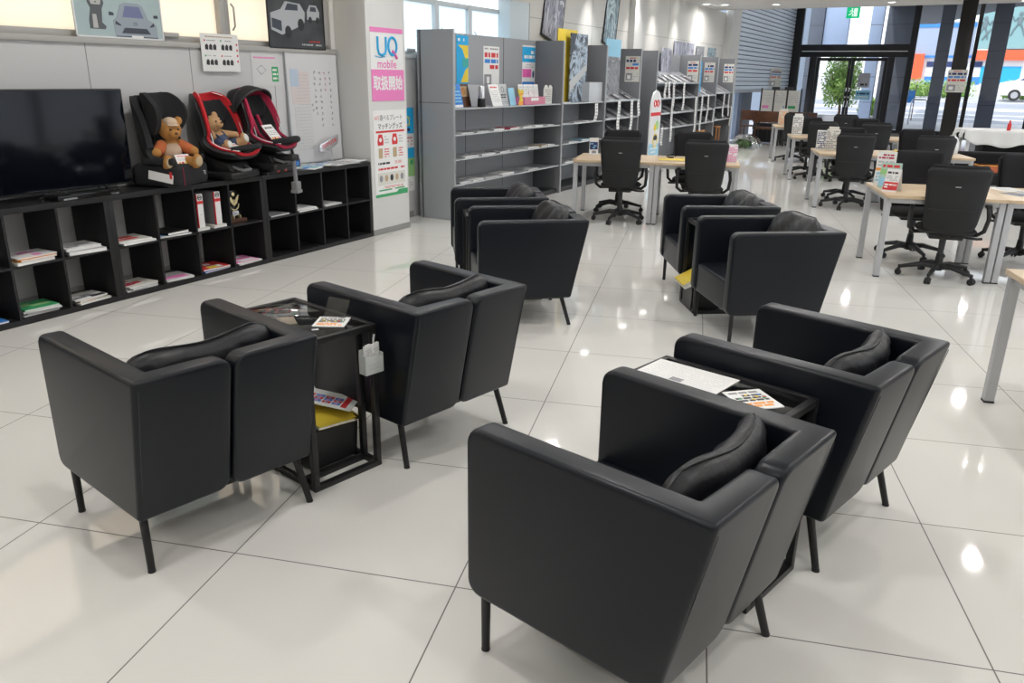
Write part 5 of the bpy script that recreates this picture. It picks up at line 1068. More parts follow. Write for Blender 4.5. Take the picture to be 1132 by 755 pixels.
mb = MB(); mb.bx((-0.30, -0.05, 0), (0.30, 0.09, 0.008), PINK); mb.bx((-0.30, -0.05, 0), (0.30, -0.044, 0.10), mat('box_rose', (0.62, 0.22, 0.30), 0.5)); mb.bx((-0.30, -0.05, 0), (-0.294, 0.09, 0.1), PINK); mb.bx((0.294, -0.05, 0), (0.30, 0.09, 0.1), PINK); part(mb, 'body', r)
mb = MB(); mb.bx((-0.12, -0.052, 0.05), (0.10, -0.05, 0.09), WHITE); part(mb, 'label', r)
for k in range(4):
    q = standee('leaflet', 'tall white leaflet in the pink box, %s from the left' % ('first', 'second', 'third', 'fourth')[k], 6.11+k*0.145, 0.13, 0.25, WHITE, z=1.272, s=0.04, tilt=-8, group='leaflets in the pink box'); pr(q, lambda m: textblock(m, -0.05, 0.12, 0.05, 0.23, 4, LGREY, RNG, 0.0008, 0.4, False))
r = thing('tag_stand', 'white cut paper tag stand at the right end of the display shelf', 'stand', onshelf(6.78, s=0.08), WANG)
mb = MB(); mb.prism([(-0.13, 0), (0.13, 0), (0.14, 0.22), (0.10, 0.25), (0.05, 0.25), (0.02, 0.20), (-0.02, 0.25), (-0.08, 0.25), (-0.12, 0.2)], 0, 0.006, OFFW); part(mb, 'board', r)
mb = MB(); textblock(mb, -0.10, 0.03, 0.10, 0.20, 6, GREYI, RNG, 0.0008, 0.4, False); part(mb, 'print', r)
# posters on the back of the first bay
BP = WANG
def backposter(label, t0, t1, z0, z1, base=WHITE): return poster('poster', label, wp((t0+t1)/2, SB+0.022, z0), t1-t0, z1-z0, None, base, th=0.002)
r = backposter('white notice with red and blue lettering at the back of the nearest bookcase', 5.58, 5.98, 1.50, 1.98)
pr(r, lambda m: (tb(m, -0.17, 0.43, 0.17, 0.47, 1, GREYI, 0.002), tb(m, -0.17, 0.34, 0.17, 0.41, 1, RED, 0.002, 0.8), tb(m, -0.17, 0.27, 0.17, 0.33, 1, BLUE, 0.002, 0.8), tb(m, -0.17, 0.20, 0.17, 0.26, 1, RED, 0.002, 0.8), m.bx((-0.18, -0.003, 0.0), (0.0, -0.0015, 0.14), GREYI), m.bx((-0.12, -0.004, 0.03), (-0.05, -0.002, 0.11), WHITE)))
r = backposter('tall blue and pink printed poster at the right back of the nearest bookcase', 6.62, 7.0, 1.27, 2.03)
pr(r, lambda m: (m.bx((-0.19, -0.003, 0.54), (0.19, -0.0015, 0.74), CYAN), tb(m, -0.14, 0.58, 0.17, 0.70, 2, WHITE, 0.003, 0.7), tb(m, -0.1, 0.46, 0.15, 0.52, 2, LGREY, 0.002), m.bx((-0.18, -0.003, 0.34), (0.08, -0.0015, 0.45), MAGENTA), m.ell((0.14, -0.003, 0.38), (0.03, 0.001, 0.05), NAVY), m.bx((-0.18, -0.003, 0.19), (0.18, -0.0015, 0.28), BLUE), tb(m, -0.12, 0.21, 0.12, 0.26, 1, WHITE, 0.003), tb(m, -0.1, 0.11, 0.17, 0.16, 1, RED, 0.002, 0.9), m.bx((-0.18, -0.003, 0.02), (-0.13, -0.0015, 0.16), GREYI)))
r = backposter('narrow blue and yellow patterned poster at the left back of the nearest bookcase', 4.95, 5.22, 1.52, 2.08, CYAN)
pr(r, lambda m: (m.prism([(-0.10, 0.45), (0.13, 0.45), (0.13, 0.25), (0.06, 0.30), (0.0, 0.40)], -0.003, -0.0015, YELLOW), m.prism([(-0.04, 0.02), (0.13, 0.02), (0.13, 0.20), (0.06, 0.16)], -0.003, -0.0015, YELLOW), m.bx((0.0, -0.0035, 0.20), (0.13, -0.0015, 0.30), mat('teal_green_print', (0.05, 0.40, 0.36), 0.5)), tb(m, -0.10, 0.49, 0.08, 0.53, 1, WHITE, 0.002, 0.8)))
# flat papers on the lower shelves of the first two bays
FLAT = [(4.6, 0.97, 0.30, LGREY), (4.95, 0.97, 0.3, GREYI), (5.35, 0.97, 0.25, LGREY), (5.75, 0.97, 0.28, PINKR), (6.1, 0.97, 0.3, LGREY), (6.45, 0.97, 0.26, WHITE), (6.8, 0.97, 0.2, LGREY),
    (4.7, 0.69, 0.3, LGREY), (5.1, 0.69, 0.3, LGREY), (5.5, 0.69, 0.3, GREYI), (5.9, 0.69, 0.3, LGREY), (6.3, 0.69, 0.3, WHITE), (6.62, 0.69, 0.2, TAN), (6.85, 0.69, 0.2, WHITE),
    (4.55, 0.40, 0.25, GREYI), (4.85, 0.40, 0.25, WHITE), (5.2, 0.40, 0.3, LGREY), (5.6, 0.40, 0.3, WHITE), (6.3, 0.40, 0.35, LGREY),
    (7.3, 1.26, 0.28, LGREY), (7.75, 0.97, 0.3, LGREY), (7.3, 0.97, 0.3, GREYI), (8.2, 0.97, 0.3, WHITE), (7.6, 0.69, 0.3, LGREY), (8.1, 0.69, 0.3, LBLUE), (7.5, 0.40, 0.3, LGREY), (8.0, 0.4, 0.3, LGREY)]
for q, (t, z, w, cov) in enumerate(FLAT):
    booklet('brochure', 'thin flat brochure, %s from the left on the %s shelf of the %s bookcase' % (('first', 'second', 'third', 'fourth', 'fifth', 'sixth', 'seventh', 'eighth')[sum(1 for b in FLAT if b[1] == z and b[0] < t and (b[0] < 7.05) == (t < 7.05))], {1.26: 'display', 0.97: 'second', 0.69: 'third', 0.40: 'lowest'}[round(z, 2)], 'nearest' if t < 7.05 else 'second'), 'brochure', wp(t, 0.02, z+0.0008), (0, 0, WANG+RD(RNG.uniform(-5, 5))), w, 0.22, RNG.uniform(0.006, 0.02), cov, ([LGREY, WHITE, GREYI], random.Random(q+70)), 'brochures lying flat on the grey shelves')
# second bay: mountain picture, yellow panel, acrylic file box
ROCK = picture_material('rocky_picture', [(0.02, 0.03, 0.04), (0.10, 0.12, 0.15), (0.45, 0.55, 0.66), (0.06, 0.07, 0.08), (0.70, 0.74, 0.78)], 5.0, 3.0, 1.2)
STAT = picture_material('statue_picture', [(0.05, 0.05, 0.07), (0.45, 0.45, 0.52), (0.15, 0.16, 0.22), (0.72, 0.72, 0.80), (0.28, 0.28, 0.36)], 4.0, 8.0, 2.5, (1, 1, 0.35))
STAT2 = picture_material('statue_picture_teal', [(0.04, 0.06, 0.07), (0.35, 0.48, 0.55), (0.08, 0.12, 0.15), (0.62, 0.76, 0.82), (0.2, 0.3, 0.36)], 4.0, 18.0, 2.5, (1, 1, 0.35))
PORT = picture_material('grey_group_picture', [(0.08, 0.08, 0.09), (0.30, 0.31, 0.33), (0.14, 0.14, 0.16), (0.45, 0.47, 0.50)], 5.5, 28.0, 0.6)
mb = MB(); mb.bx((-0.33, -0.008, 0), (0.33, 0.008, 1.02), YELLOW, 0.002); single(mb, 'display_board', 'yellow board standing behind the mountain picture in the second bay', 'board', wp(7.66, -0.06, 1.262), WANG)
r = thing('framed_picture', 'tall picture of dark rocky shapes and sky standing in the second bookcase bay', 'picture', wp(7.90, 0.02, 1.262), WANG)
mb = MB(); mb.bx((-0.30, -0.008, 0), (0.30, 0.008, 0.97), ROCK); part(mb, 'board', r)
mb = MB(); mb.prism([(-0.30, 0.56), (-0.1, 0.97), (-0.3, 0.97)], -0.0095, -0.0078, CARD_); mb.prism([(-0.30, 0.30), (0.3, 0.56), (0.3, 0.46), (-0.3, 0.15)], -0.0095, -0.0078, LGREY); part(mb, 'light_band', r)
mb = MB(); mb.bx((-0.25, -0.1, 0), (0.25, 0.1, 0.004), mat('acrylic_frost', (0.5, 0.52, 0.55), 0.2)); mb.bx((-0.25, -0.1, 0), (0.25, -0.095, 0.29), mat('acrylic_frost', (0.5, 0.52, 0.55), 0.2), 0.002); mb.bx((-0.25, 0.095, 0), (0.25, 0.1, 0.29), mat('acrylic_frost', (0.5, 0.52, 0.55), 0.2)); mb.bx((-0.25, -0.1, 0), (-0.245, 0.1, 0.29), mat('acrylic_frost', (0.5, 0.52, 0.55), 0.2)); mb.bx((0.245, -0.1, 0), (0.25, 0.1, 0.29), mat('acrylic_frost', (0.5, 0.52, 0.55), 0.2))
single(mb, 'file_box', 'frosted grey file box standing on the shelf beside the mountain picture', 'box', wp(8.3, 0.05, 1.262), WANG)
r = thing('framed_picture', 'grey picture of rounded shapes with a pale blue sky in the third bay', 'picture', wp(9.3, 0.0, 1.50), WANG)
mb = MB(); mb.bx((-0.32, -0.006, -0.24), (0.32, 0.006, 0.45), PORT); mb.bx((-0.32, -0.006, 0.45), (0.32, 0.006, 0.72), LBLUE); part(mb, 'board', r)
# tall pictures leaning above the bookcases on the upper wall
for t0, w, m_, lb, lean in ((7.75, 0.66, STAT, 'upper left leaning picture of pale carved figures, high on the wall above the bookcase', 14), (9.98, 0.55, STAT2, 'upper right leaning picture of teal carved figures, high on the wall above the third bay', 14)):
    r = thing('framed_picture', lb, 'picture', wp(t0, -0.375, 2.14), rot=(RD(-2), RD(lean), WANG))
    mb = MB(); mb.bx((-w/2, -0.006, 0), (w/2, 0.006, 1.0), m_); part(mb, 'board', r)
    mb = MB(); mb.bx((-w/2-0.01, -0.010, -0.01), (-w/2+0.008, 0.008, 1.01), INK); mb.bx((w/2-0.008, -0.010, -0.01), (w/2+0.01, 0.008, 1.01), INK); mb.bx((-w/2, -0.010, -0.012), (w/2, 0.008, 0.01), INK); part(mb, 'frame', r)
mb = MB(); mb.bx((-0.4, -0.005, 0), (0.4, 0.005, 0.08), RED); single(mb, 'ledge_strip', 'thin red strip showing above the second bookcase bay', 'strip', wp(8.4, -0.36, 2.10), WANG)
for t0, w, z0, h, m_, lb in ((14.3, 1.45, 2.02, 0.36, STAT, 'wide picture of pale figures on the wall above the far bookcases'), (15.5, 0.62, 2.0, 0.34, PORT, 'small grey picture on the wall right of the wide one'), (16.5, 0.65, 2.0, 0.34, STAT2, 'small pale blue picture on the wall, last before the shutter')):
    r = thing('wall_picture', lb, 'picture', wp(t0, -0.385, z0), WANG); mb = MB(); mb.bx((-w/2, -0.008, 0), (w/2, 0.0, h), m_); part(mb, 'board', r)
r = thing('framed_picture', 'tall narrow picture of pale figures standing at the back of the wide bay', 'picture', wp(12.6, -0.2, 1.58), WANG); mb = MB(); mb.bx((-0.30, -0.005, 0), (0.30, 0.005, 0.62), STAT); part(mb, 'board', r)
r = thing('display_board', 'narrow blue poster board standing in the sixth bookcase bay', 'board', wp(14.0, 0.06, 1.36), WANG); mb = MB(); mb.bx((-0.25, -0.005, 0), (0.25, 0.005, 0.62), CYAN); part(mb, 'board', r)
mb = MB(); textblock(mb, -0.2, 0.1, 0.2, 0.55, 5, LBLUE, RNG, 0.0055, 0.5, False); part(mb, 'print', r)
# the same notice taped on the ends facing back down the room, on the shutter and on the black column
def notice(label, loc, rz, w=0.28, h=0.42):
    r = thing('notice', label, 'notice', loc, rz, 'white notices with red and blue lettering')
    mb = MB(); mb.bx((-w/2, -0.002, 0), (w/2, 0, h), OFFW); part(mb, 'sheet', r)
    mb = MB(); a = w/2*0.88; tb(mb, -a*0.5, h*0.90, a*0.5, h*0.96, 1, RED, 0.002, 0.6); tb(mb, -a, h*0.76, a, h*0.88, 1, NAVY, 0.002, 0.8); tb(mb, -a, h*0.62, a, h*0.74, 1, BLUE, 0.002, 0.7); tb(mb, -a, h*0.48, a, h*0.60, 1, RED, 0.002, 0.7)
    mb.bx((-a, -0.0028, h*0.06), (0, -0.0018, h*0.34), GREYI); mb.bx((-a*0.75, -0.0034, h*0.11), (-a*0.25, -0.002, h*0.26), WHITE); tb(mb, a*0.1, h*0.06, a, h*0.36, 3, LGREY, 0.002); part(mb, 'print', r)
for t, s, lb in ((10.14, 0.045, 'third bookcase end panel, above the sloping rack'), (13.70, 0.04, 'end panel of the wide bookcase bay'), (15.10, 0.0, 'end panel of the sixth bookcase bay'), (16.60, 0.05, 'last bookcase end panel by the shutter')):
    notice('white lettered notice on the ' + lb, wp(t-0.032, s, 1.56), GANG, 0.27 if t < 12 else 0.24)
notice('white lettered notice hanging on the roller shutter', wp(24.1, -0.355, 1.42), WANG, 1.8, 0.56)
notice('white lettered notice taped to the free standing black column', (Vector(cxp) + (DV*-0.158)).to_tuple()[:2] + (1.44,), GANG, 0.36, 0.44)
# hanging white strips
ORD = 'first second third fourth fifth sixth seventh eighth ninth tenth eleventh twelfth thirteenth fourteenth fifteenth sixteenth seventeenth'.split()
STR = sorted([(8.20, 0.98, 1.24), (9.15, 0.73, 1.26), (9.73, 0.70, 1.26), (10.05, 1.0, 1.26), (11.45, 1.28, 1.56), (11.66, 1.28, 1.56), (11.95, 1.03, 1.56), (12.6, 1.02, 1.56), (13.5, 0.50, 1.26), (11.93, 0.45, 1.26), (11.42, 0.41, 0.74), (13.95, 0.55, 1.3), (14.42, 0.72, 1.3), (14.95, 0.70, 1.0), (15.75, 0.78, 1.3), (16.2, 0.8, 1.3), (16.5, 0.55, 1.0)])
for q, (t, z0, z1) in enumerate(STR):
    r = thing('paper_strip', 'long white printed paper strip hanging from the bookcases, %s from the left' % ORD[q], 'paper strip', wp(t, SF+0.012, z0), WANG, 'white paper strips hanging from the bookcases')
    H = z1-z0; w = 0.11; mb = MB(); ph = RNG.uniform(0, 6)
    mb.sheet(lambda u, v: Vector(((u-0.5)*w + 0.012*sin(7*v*H*2+ph)*(1-v), -0.006-0.012*(1-v)*sin(5*v+ph), v*H)), 2, 14, WHITE, 0.0012); part(mb, 'sheet', r)
    mb = MB()
    for k in range(int(H/0.05)):
        zc = 0.03+k*0.05; v = zc/H; mb.box((0.012*sin(7*v*H*2+ph)*(1-v), -0.0085-0.012*(1-v)*sin(5*v+ph), zc), (0.05, 0.0016, 0.02), GREYI)
    part(mb, 'print', r)
# round topped banner
r = thing('banner_stand', 'white round topped banner stand with a red emblem and red band by the bookcases', 'banner', wp(10.55, 0.36, 0), WANG)
mb = MB(); pts = [(-0.27, 0.05), (0.27, 0.05), (0.27, 1.12)] + [(0.27*cos(a), 1.12+0.30*sin(a)) for a in [k*pi/14 for k in range(1, 14)]] + [(-0.27, 1.12)]
mb.prism(pts, -0.012, 0.012, WHITEP); part(mb, 'board', r)
mb = MB()
for sx in (-1, 1): mb.tube([(sx*0.075+0.06*cos(a), -0.014, 1.20+0.05*sin(a)) for a in [k*pi/8 for k in range(16)]], 0.013, RED, 6, True)
part(mb, 'emblem', r, label='red linked ring emblem'); mb = MB(); mb.bx((-0.27, -0.0135, 0.985), (0.27, -0.0115, 1.045), RED); part(mb, 'red_band', r)
mb = MB(); mb.bx((-0.26, -0.0135, 0.1), (0.26, -0.0115, 0.5), LBLUE); mb.ell((0.04, -0.013, 0.55), (0.13, 0.002, 0.13), YELLOW); mb.ell((0.04, -0.015, 0.52), (0.08, 0.002, 0.07), OFFW); mb.ell((0.04, -0.0155, 0.60), (0.10, 0.002, 0.05), INK); mb.ell((0.1, -0.013, 0.82), (0.10, 0.002, 0.08), LGREEN); mb.ell((0.0, -0.014, 0.78), (0.07, 0.002, 0.06), YELLOW); textblock(mb, -0.2, 0.12, 0.2, 0.45, 5, WHITE, RNG, 0.0135, 0.5, False); part(mb, 'picture', r)
mb = MB(); mb.bx((-0.25, -0.15, 0), (0.25, 0.15, 0.02), SILVER, 0.004); mb.bx((-0.25, -0.02, 0.02), (0.25, 0.02, 0.05), SILVER); part(mb, 'foot', r)
# beyond the bookcases: stool, chair, plants, brochure stand, sofa
def stool(label, loc, rz, m, w=0.34, h=0.42, back=False):
    r = thing('wooden_stool' if not back else 'wooden_chair', label, 'stool' if not back else 'chair', loc, rz)
    mb = MB(); mb.box((0, 0, h-0.015), (w, w, 0.03), m, 0.006); part(mb, 'seat', r)
    for a in (-1, 1):
        for b in (-1, 1):
            mb = MB(); hh = h-0.03; mb.box((a*(w/2-0.025), b*(w/2-0.025), hh/2), (0.03, 0.03, hh), m, 0.003); part(mb, 'leg', r)
    mb = MB(); mb.box((0, -w/2+0.025, h*0.4), (w-0.08, 0.02, 0.03), m); mb.box((0, w/2-0.025, h*0.4), (w-0.08, 0.02, 0.03), m); part(mb, 'stretcher', r)
    if back:
        mb = MB(); mb.box((-w/2+0.015, w/2-0.02, h+0.2), (0.03, 0.03, 0.4), m); mb.box((w/2-0.015, w/2-0.02, h+0.2), (0.03, 0.03, 0.4), m); mb.box((0, w/2-0.02, h+0.27), (w, 0.025, 0.26), m, 0.01); part(mb, 'backrest', r)
    return r
stool('left one of two small orange wooden stools under the last bookcase bays', wp(14.3, 0.05), WANG, OAK, 0.30, 0.55)
stool('right one of two small orange wooden stools under the last bookcase bays', wp(15.6, 0.05), WANG, OAK, 0.30, 0.58)
stool('reddish brown wooden chair beyond the last bookcase', wp(19.2, 0.1), WANG+RD(90), BROWN, 0.45, 0.45, True)
r = thing('wrapped_plants', 'green plants wrapped in clear plastic on the floor beyond the bookcases', 'plants', wp(17.2, 0.5), WANG)
PWR = glass_mat('clear_film', (0.85, 0.88, 0.88), 4.0)
mb = MB(); leaves(mb, (0, 0, 0.14), (0.42, 0.22, 0.12), 350, mat('dull_leaf', (0.14, 0.22, 0.10), 0.6), 0.05); part(mb, 'foliage', r, angle=0)
mb = MB(); mb.sheet(lambda u, v: Vector((-0.55+1.1*u, 0.30*cos(pi*v)+0.03*sin(20*u), 0.01+(0.26+0.05*sin(13*u)+0.03*sin(31*u+9*v))*sin(pi*v))), 24, 12, PWR); part(mb, 'plastic_wrap', r, angle=0)
r = thing('brochure_rack', 'dark stand holding three slanted brochures before the roller shutter', 'rack', wp(19.0, 0.87), GANG)
mb = MB()
for x in (-0.51, -0.175, 0.165, 0.51): mb.bx((x-0.02, 0.0, 0.78), (x+0.02, 0.02, 1.42), PLASTC)
mb.bx((-0.54, -0.04, 0.76), (0.54, 0.06, 0.80), PLASTC); mb.bx((-0.25, -0.01, 1.38), (-0.05, 0.02, 1.46), PLASTC); mb.bx((0.08, -0.01, 1.38), (0.28, 0.02, 1.46), PLASTC)
for x in (-0.5, 0.5): mb.bx((x-0.02, -0.02, 0.02), (x+0.02, 0.03, 0.80), PLASTC); mb.bx((x-0.02, -0.2, 0), (x+0.02, 0.2, 0.03), PLASTC)
part(mb, 'frame', r)
for x, m2, where in ((-0.34, PINK, 'left'), (-0.005, BLUE, 'middle'), (0.335, GREEN, 'right')):
    q = thing('brochure', '%s brochure of the three in the dark stand before the shutter' % where, 'brochure', wp(18.99, 0.87+x, 0.802), GANG)
    mb = MB(); mb.bx((-0.145, -0.014, 0), (0.145, -0.002, 0.57), OFFW); part(mb, 'sheet', q)
    mb = MB(); textblock(mb, -0.12, 0.25, 0.12, 0.52, 5, LGREY, RNG, 0.0145, 0.4, False); textblock(mb, -0.12, 0.10, 0.12, 0.2, 1, m2, RNG, 0.0145, 0.7, False); part(mb, 'print', q)
r = thing('low_cabinet', 'low black cabinet below the brown bench back at the far left', 'cabinet', wp(19.25, 0.62), GANG)
mb = MB(); mb.bx((-0.40, -0.2, 0.02), (0.40, 0.2, 0.52), PLASTC, 0.01); part(mb, 'body', r)
mb = MB(); mb.bx((-0.39, -0.206, 0.05), (-0.01, -0.2, 0.49), PLASTB); part(mb, 'door', r); mb = MB(); mb.bx((0.01, -0.206, 0.05), (0.39, -0.2, 0.49), PLASTB); part(mb, 'door', r)
for x, lb in ((-0.28, 'left white box on the low black cabinet at the far end'), (0.08, 'right white box on the low black cabinet at the far end')):
    mb = MB(); mb.bx((-0.12, -0.1, 0), (0.12, 0.1, 0.08), WHITEP, 0.01); mb.bx((-0.123, -0.103, 0.065), (0.123, 0.103, 0.08), LGREY, 0.004); single(mb, 'storage_box', lb, 'box', wp(19.25, 0.62+x, 0.521), GANG)
for s0, s1, m_, lb in ((0.36, 1.10, BROWN, 'brown wooden bench back behind the farthest desk'), (1.14, 1.95, mat('dark_brown_wood', (0.05, 0.02, 0.012), 0.5), 'dark brown bench back right of the lighter one, behind the desks')):
    r = thing('bench', lb, 'bench', wp(18.3, (s0+s1)/2), GANG); w = s1-s0
    mb = MB(); mb.bx((-w/2, -0.02, 0.58), (w/2, 0.03, 0.86), m_, 0.01); part(mb, 'backrest', r)
    mb = MB(); mb.bx((-w/2, 0.0, 0.40), (w/2, 0.40, 0.45), m_, 0.01); part(mb, 'seat', r)
    for x in (-w/2+0.05, w/2-0.05):
        for y in (0.01, 0.38):
            mb = MB(); mb.box((x, y, 0.2 if y > 0.1 else 0.31), (0.05, 0.04, 0.4 if y > 0.1 else 0.62), BMETAL, 0.003); part(mb, 'leg', r)
# ---------------------------------------------------------------- desks
def desk(label, x, y, w=0.94, d=0.90, group='maple topped desks'):
    r = thing('desk', label, 'desk', (x, y, 0), 0, group); H = 0.715
    mb = MB(); mb.bx((0.001, 0, H-0.028), (w-0.001, d, H), WOODTOP, 0.003); part(mb, 'table_top', r)
    mb = MB(); mb.bx((0.05, 0.04, H-0.07), (w-0.05, 0.07, H-0.029), SILVERLEG); mb.bx((0.05, d-0.07, H-0.07), (w-0.05, d-0.04, H-0.029), SILVERLEG); mb.bx((0.02, 0.05, H-0.06), (0.05, d-0.05, H-0.029), SILVERLEG); mb.bx((w-0.05, 0.05, H-0.06), (w-0.02, d-0.05, H-0.029), SILVERLEG); part(mb, 'apron', r)
    for a in (0.03, w-0.03):
        for b in (0.06, d-0.06):
            mb = MB(); mb.box((a, b, (H-0.03)/2+0.004), (0.05, 0.05, H-0.038), SILVERLEG, 0.005, 3); mb.box((a, b, 0.006), (0.05, 0.05, 0.012), PLASTC); part(mb, 'leg', r)
    return r
desk('left desk beside the bookcases, an office chair tucked on each side', -1.36, 9.22)
DS = [(-0.42, 9.22, 'right desk of the pair by the bookcases, yellow folder on it'), (1.62, 7.20, 'nearest desk on the right, three folded paper stands on its left end'),
      (2.56, 7.20, 'desk at the right edge with loose papers, joined to the one with paper stands'), (1.62, 11.22, 'second row left desk on the right side, two patterned stands on it'), (2.56, 11.22, 'second row right desk with a white dome on its end'),
      (1.62, 14.42, 'third row left desk with one upright patterned stand'), (2.56, 14.42, 'third row right desk with a small white dome'), (1.62, 17.70, 'farthest left desk in the fourth row by the benches'), (2.56, 17.70, 'farthest right desk in the fourth row'),
      (1.62, 3.52, 'desk cut off at the right edge, only a corner and leg in view')]
d0 = next(o for o in COL.objects if o.name == 'desk')
for x, y, lb in DS: dup(d0, (x, y, 0), 0, lb)
# ---------------------------------------------------------------- office chairs: local front = +y
def office_chair(label, loc, rz):
    r = thing('office_chair', label, 'office chair', loc, rz, 'black office swivel chairs')
    for k in range(5):
        a = RD(90+72*k+18); ca, sa = cos(a), sin(a)
        mb = MB(); mb.tube([(0.02*ca, 0.02*sa, 0.105), (0.12*ca, 0.12*sa, 0.115), (0.30*ca, 0.30*sa, 0.075)], [0.03, 0.024, 0.016], PLASTB, 8); mb.cyl((0.30*ca, 0.30*sa, 0.055), (0.30*ca, 0.30*sa, 0.09), 0.012, PLASTB); leg = part(mb, 'base_arm', r)
        mb = MB(); px, py = 0.305*ca, 0.305*sa
        for o_ in (-0.014, 0.014): mb.cyl((px-sa*(o_-0.009), py+ca*(o_-0.009), 0.027), (px-sa*(o_+0.009), py+ca*(o_+0.009), 0.027), 0.027, PLASTB, seg=14)
        mb.box((px, py, 0.045), (0.03, 0.03, 0.03), PLASTB, 0.006, rot=(0, 0, a)); q = mb.build('caster', leg); KIDS.setdefault(leg, []).append(q)
    mb = MB(); mb.cyl((0, 0, 0.07), (0, 0, 0.22), 0.038, PLASTB, 0.028); mb.cyl((0, 0, 0.2), (0, 0, 0.38), 0.022, PLASTC, 0.03); part(mb, 'gas_column', r)
    mb = MB(); mb.box((0, -0.03, 0.385), (0.26, 0.26, 0.045), PLASTB, 0.012); mb.tube([(0.10, -0.08, 0.385), (0.24, -0.08, 0.375), (0.28, -0.08, 0.38)], 0.011, PLASTB); mb.tube([(0, -0.10, 0.40), (0, -0.17, 0.40), (0, -0.20, 0.47)], 0.03, PLASTB); part(mb, 'tilt_mechanism', r)
    mb = MB()
    def seat(sgn):
        def f(u, v):
            a, b = u*2-1, v*2-1; e = max(0, (1-abs(a)**4))*max(0, (1-abs(b)**4))
            return Vector((a*0.235*math.sqrt(1-0.22*b**4), 0.015+b*0.225*math.sqrt(1-0.22*a**4), 0.435 + sgn*0.038*e**0.5 - 0.012*(b if b > 0 else 0)**2))
        return f
    mb.sheet(lambda u, v: seat(1)(u, v), 16, 16, FABRIC); mb.sheet(lambda u, v: seat(-1)(1-u, v), 16, 16, PLASTB); bmesh.ops.remove_doubles(mb.bm, verts=mb.bm.verts[:], dist=0.001); part(mb, 'seat', r, angle=0)
    def back(off, w0, w1, z0, z1, puff):
        def f(sgn):
            def g(u, v):
                a, b = u*2-1, v; hw = (w0*(1-b)+w1*b)/2; e = max(0, 1-abs(a)**5)*max(0, 1-abs(2*b-1)**8)
                rr = 1 - 0.10*max(0, (abs(2*b-1)-0.86)/0.14)**2
                if b < 0.22: rr *= 0.62 + 0.38*math.sqrt(max(0, 1-(1-b/0.22)**2))
                z = z0+(z1-z0)*b; y = -0.235 + off - 0.10*(b-0.25) + 0.045*abs(a)**2.2 - 0.035*sin(pi*min(1, b*1.3))*0.6 + 0.03*(b > 2) + sgn*puff*e**0.5
                return Vector((a*hw*rr, y, z))
            return g
        return f
    B = back(0.0, 0.385, 0.485, 0.405, 0.965, 0.012); mb = MB(); mb.sheet(lambda u, v: B(-1)(u, v), 18, 22, FABC); mb.sheet(lambda u, v: B(1)(1-u, v), 18, 22, FABC); bmesh.ops.remove_doubles(mb.bm, verts=mb.bm.verts[:], dist=0.001)
    part(mb, 'backrest', r, angle=0)
    B2 = back(0.03, 0.365, 0.44, 0.47, 0.992, 0.02); mb = MB(); mb.sheet(lambda u, v: B2(-1)(u, v), 16, 20, FABRIC); mb.sheet(lambda u, v: B2(1)(1-u, v), 16, 20, FABRIC); bmesh.ops.remove_doubles(mb.bm, verts=mb.bm.verts[:], dist=0.001); part(mb, 'back_cushion', r, angle=0)
    mb = MB(); mb.bx((-0.19, -0.302, 0.63), (0.19, -0.298, 0.634), PLASTB); mb.box((0, -0.312, 0.82), (0.04, 0.008, 0.006), LGREY, rot=(RD(-8), 0, 0)); part(mb, 'back_badge', r)
    for sx in (-1, 1):
        mb = MB(); mb.tube([(sx*0.12, -0.02, 0.40), (sx*0.24, -0.04, 0.40), (sx*0.285, -0.06, 0.44), (sx*0.295, -0.11, 0.55), (sx*0.285, -0.08, 0.635), (sx*0.28, 0.08, 0.645)], [0.014, 0.017, 0.018, 0.018, 0.018, 0.014], PLASTB, 8)
        mb.box((sx*0.28, 0.02, 0.652), (0.055, 0.24, 0.025), PLASTB, 0.012, 3); part(mb, 'armrest', r)
    return r
OC = [(-0.80, 9.38, 0, 'office chair, back to the lounge, at the left desk by the bookcases'), (0.13, 9.35, 2, 'office chair, back to the lounge, at the desk with the yellow folder'),
 (-0.90, 10.14, 180, 'office chair facing us behind the left desk by the bookcases'), (0.0, 10.14, 183, 'office chair facing us behind the desk with the yellow folder'),
 (2.16, 7.35, -9, 'large office chair nearest on the right, back to us at the desk with paper stands'), (2.13, 8.25, 176, 'office chair facing us behind the nearest right desk, beside the paper stands'), (3.10, 8.25, 184, 'office chair facing us behind the desk with papers, cut by the right edge'),
 (2.05, 11.38, -4, 'second row office chair, back to us, beside the two patterned stands'), (2.97, 11.38, 3, 'second row office chair, back to us, left of the white dome'), (2.17, 12.25, 180, 'second row office chair facing us, hidden behind the one by the patterned stands'), (3.08, 12.25, 180, 'second row office chair facing us, left of the one by the white dome'),
 (2.05, 14.55, 3, 'third row office chair, back to us, right of the upright patterned stand'), (2.90, 14.50, -3, 'third row office chair, back to us, below the entrance doors'), (2.02, 15.50, 180, 'third row office chair facing us across the left desk'), (3.0, 15.50, 180, 'third row office chair facing us across the right desk'),
 (2.95, 17.80, 0, 'farthest office chair, back to us, in front of the entrance doors'), (2.0, 17.85, 0, 'farthest left office chair near the dark brown bench')]
o0 = None
for x, y, a, lb in OC:
    if o0 is None: o0 = office_chair(lb, (x, y, 0), RD(a))
    else: dup(o0, (x, y, 0), RD(a), lb)
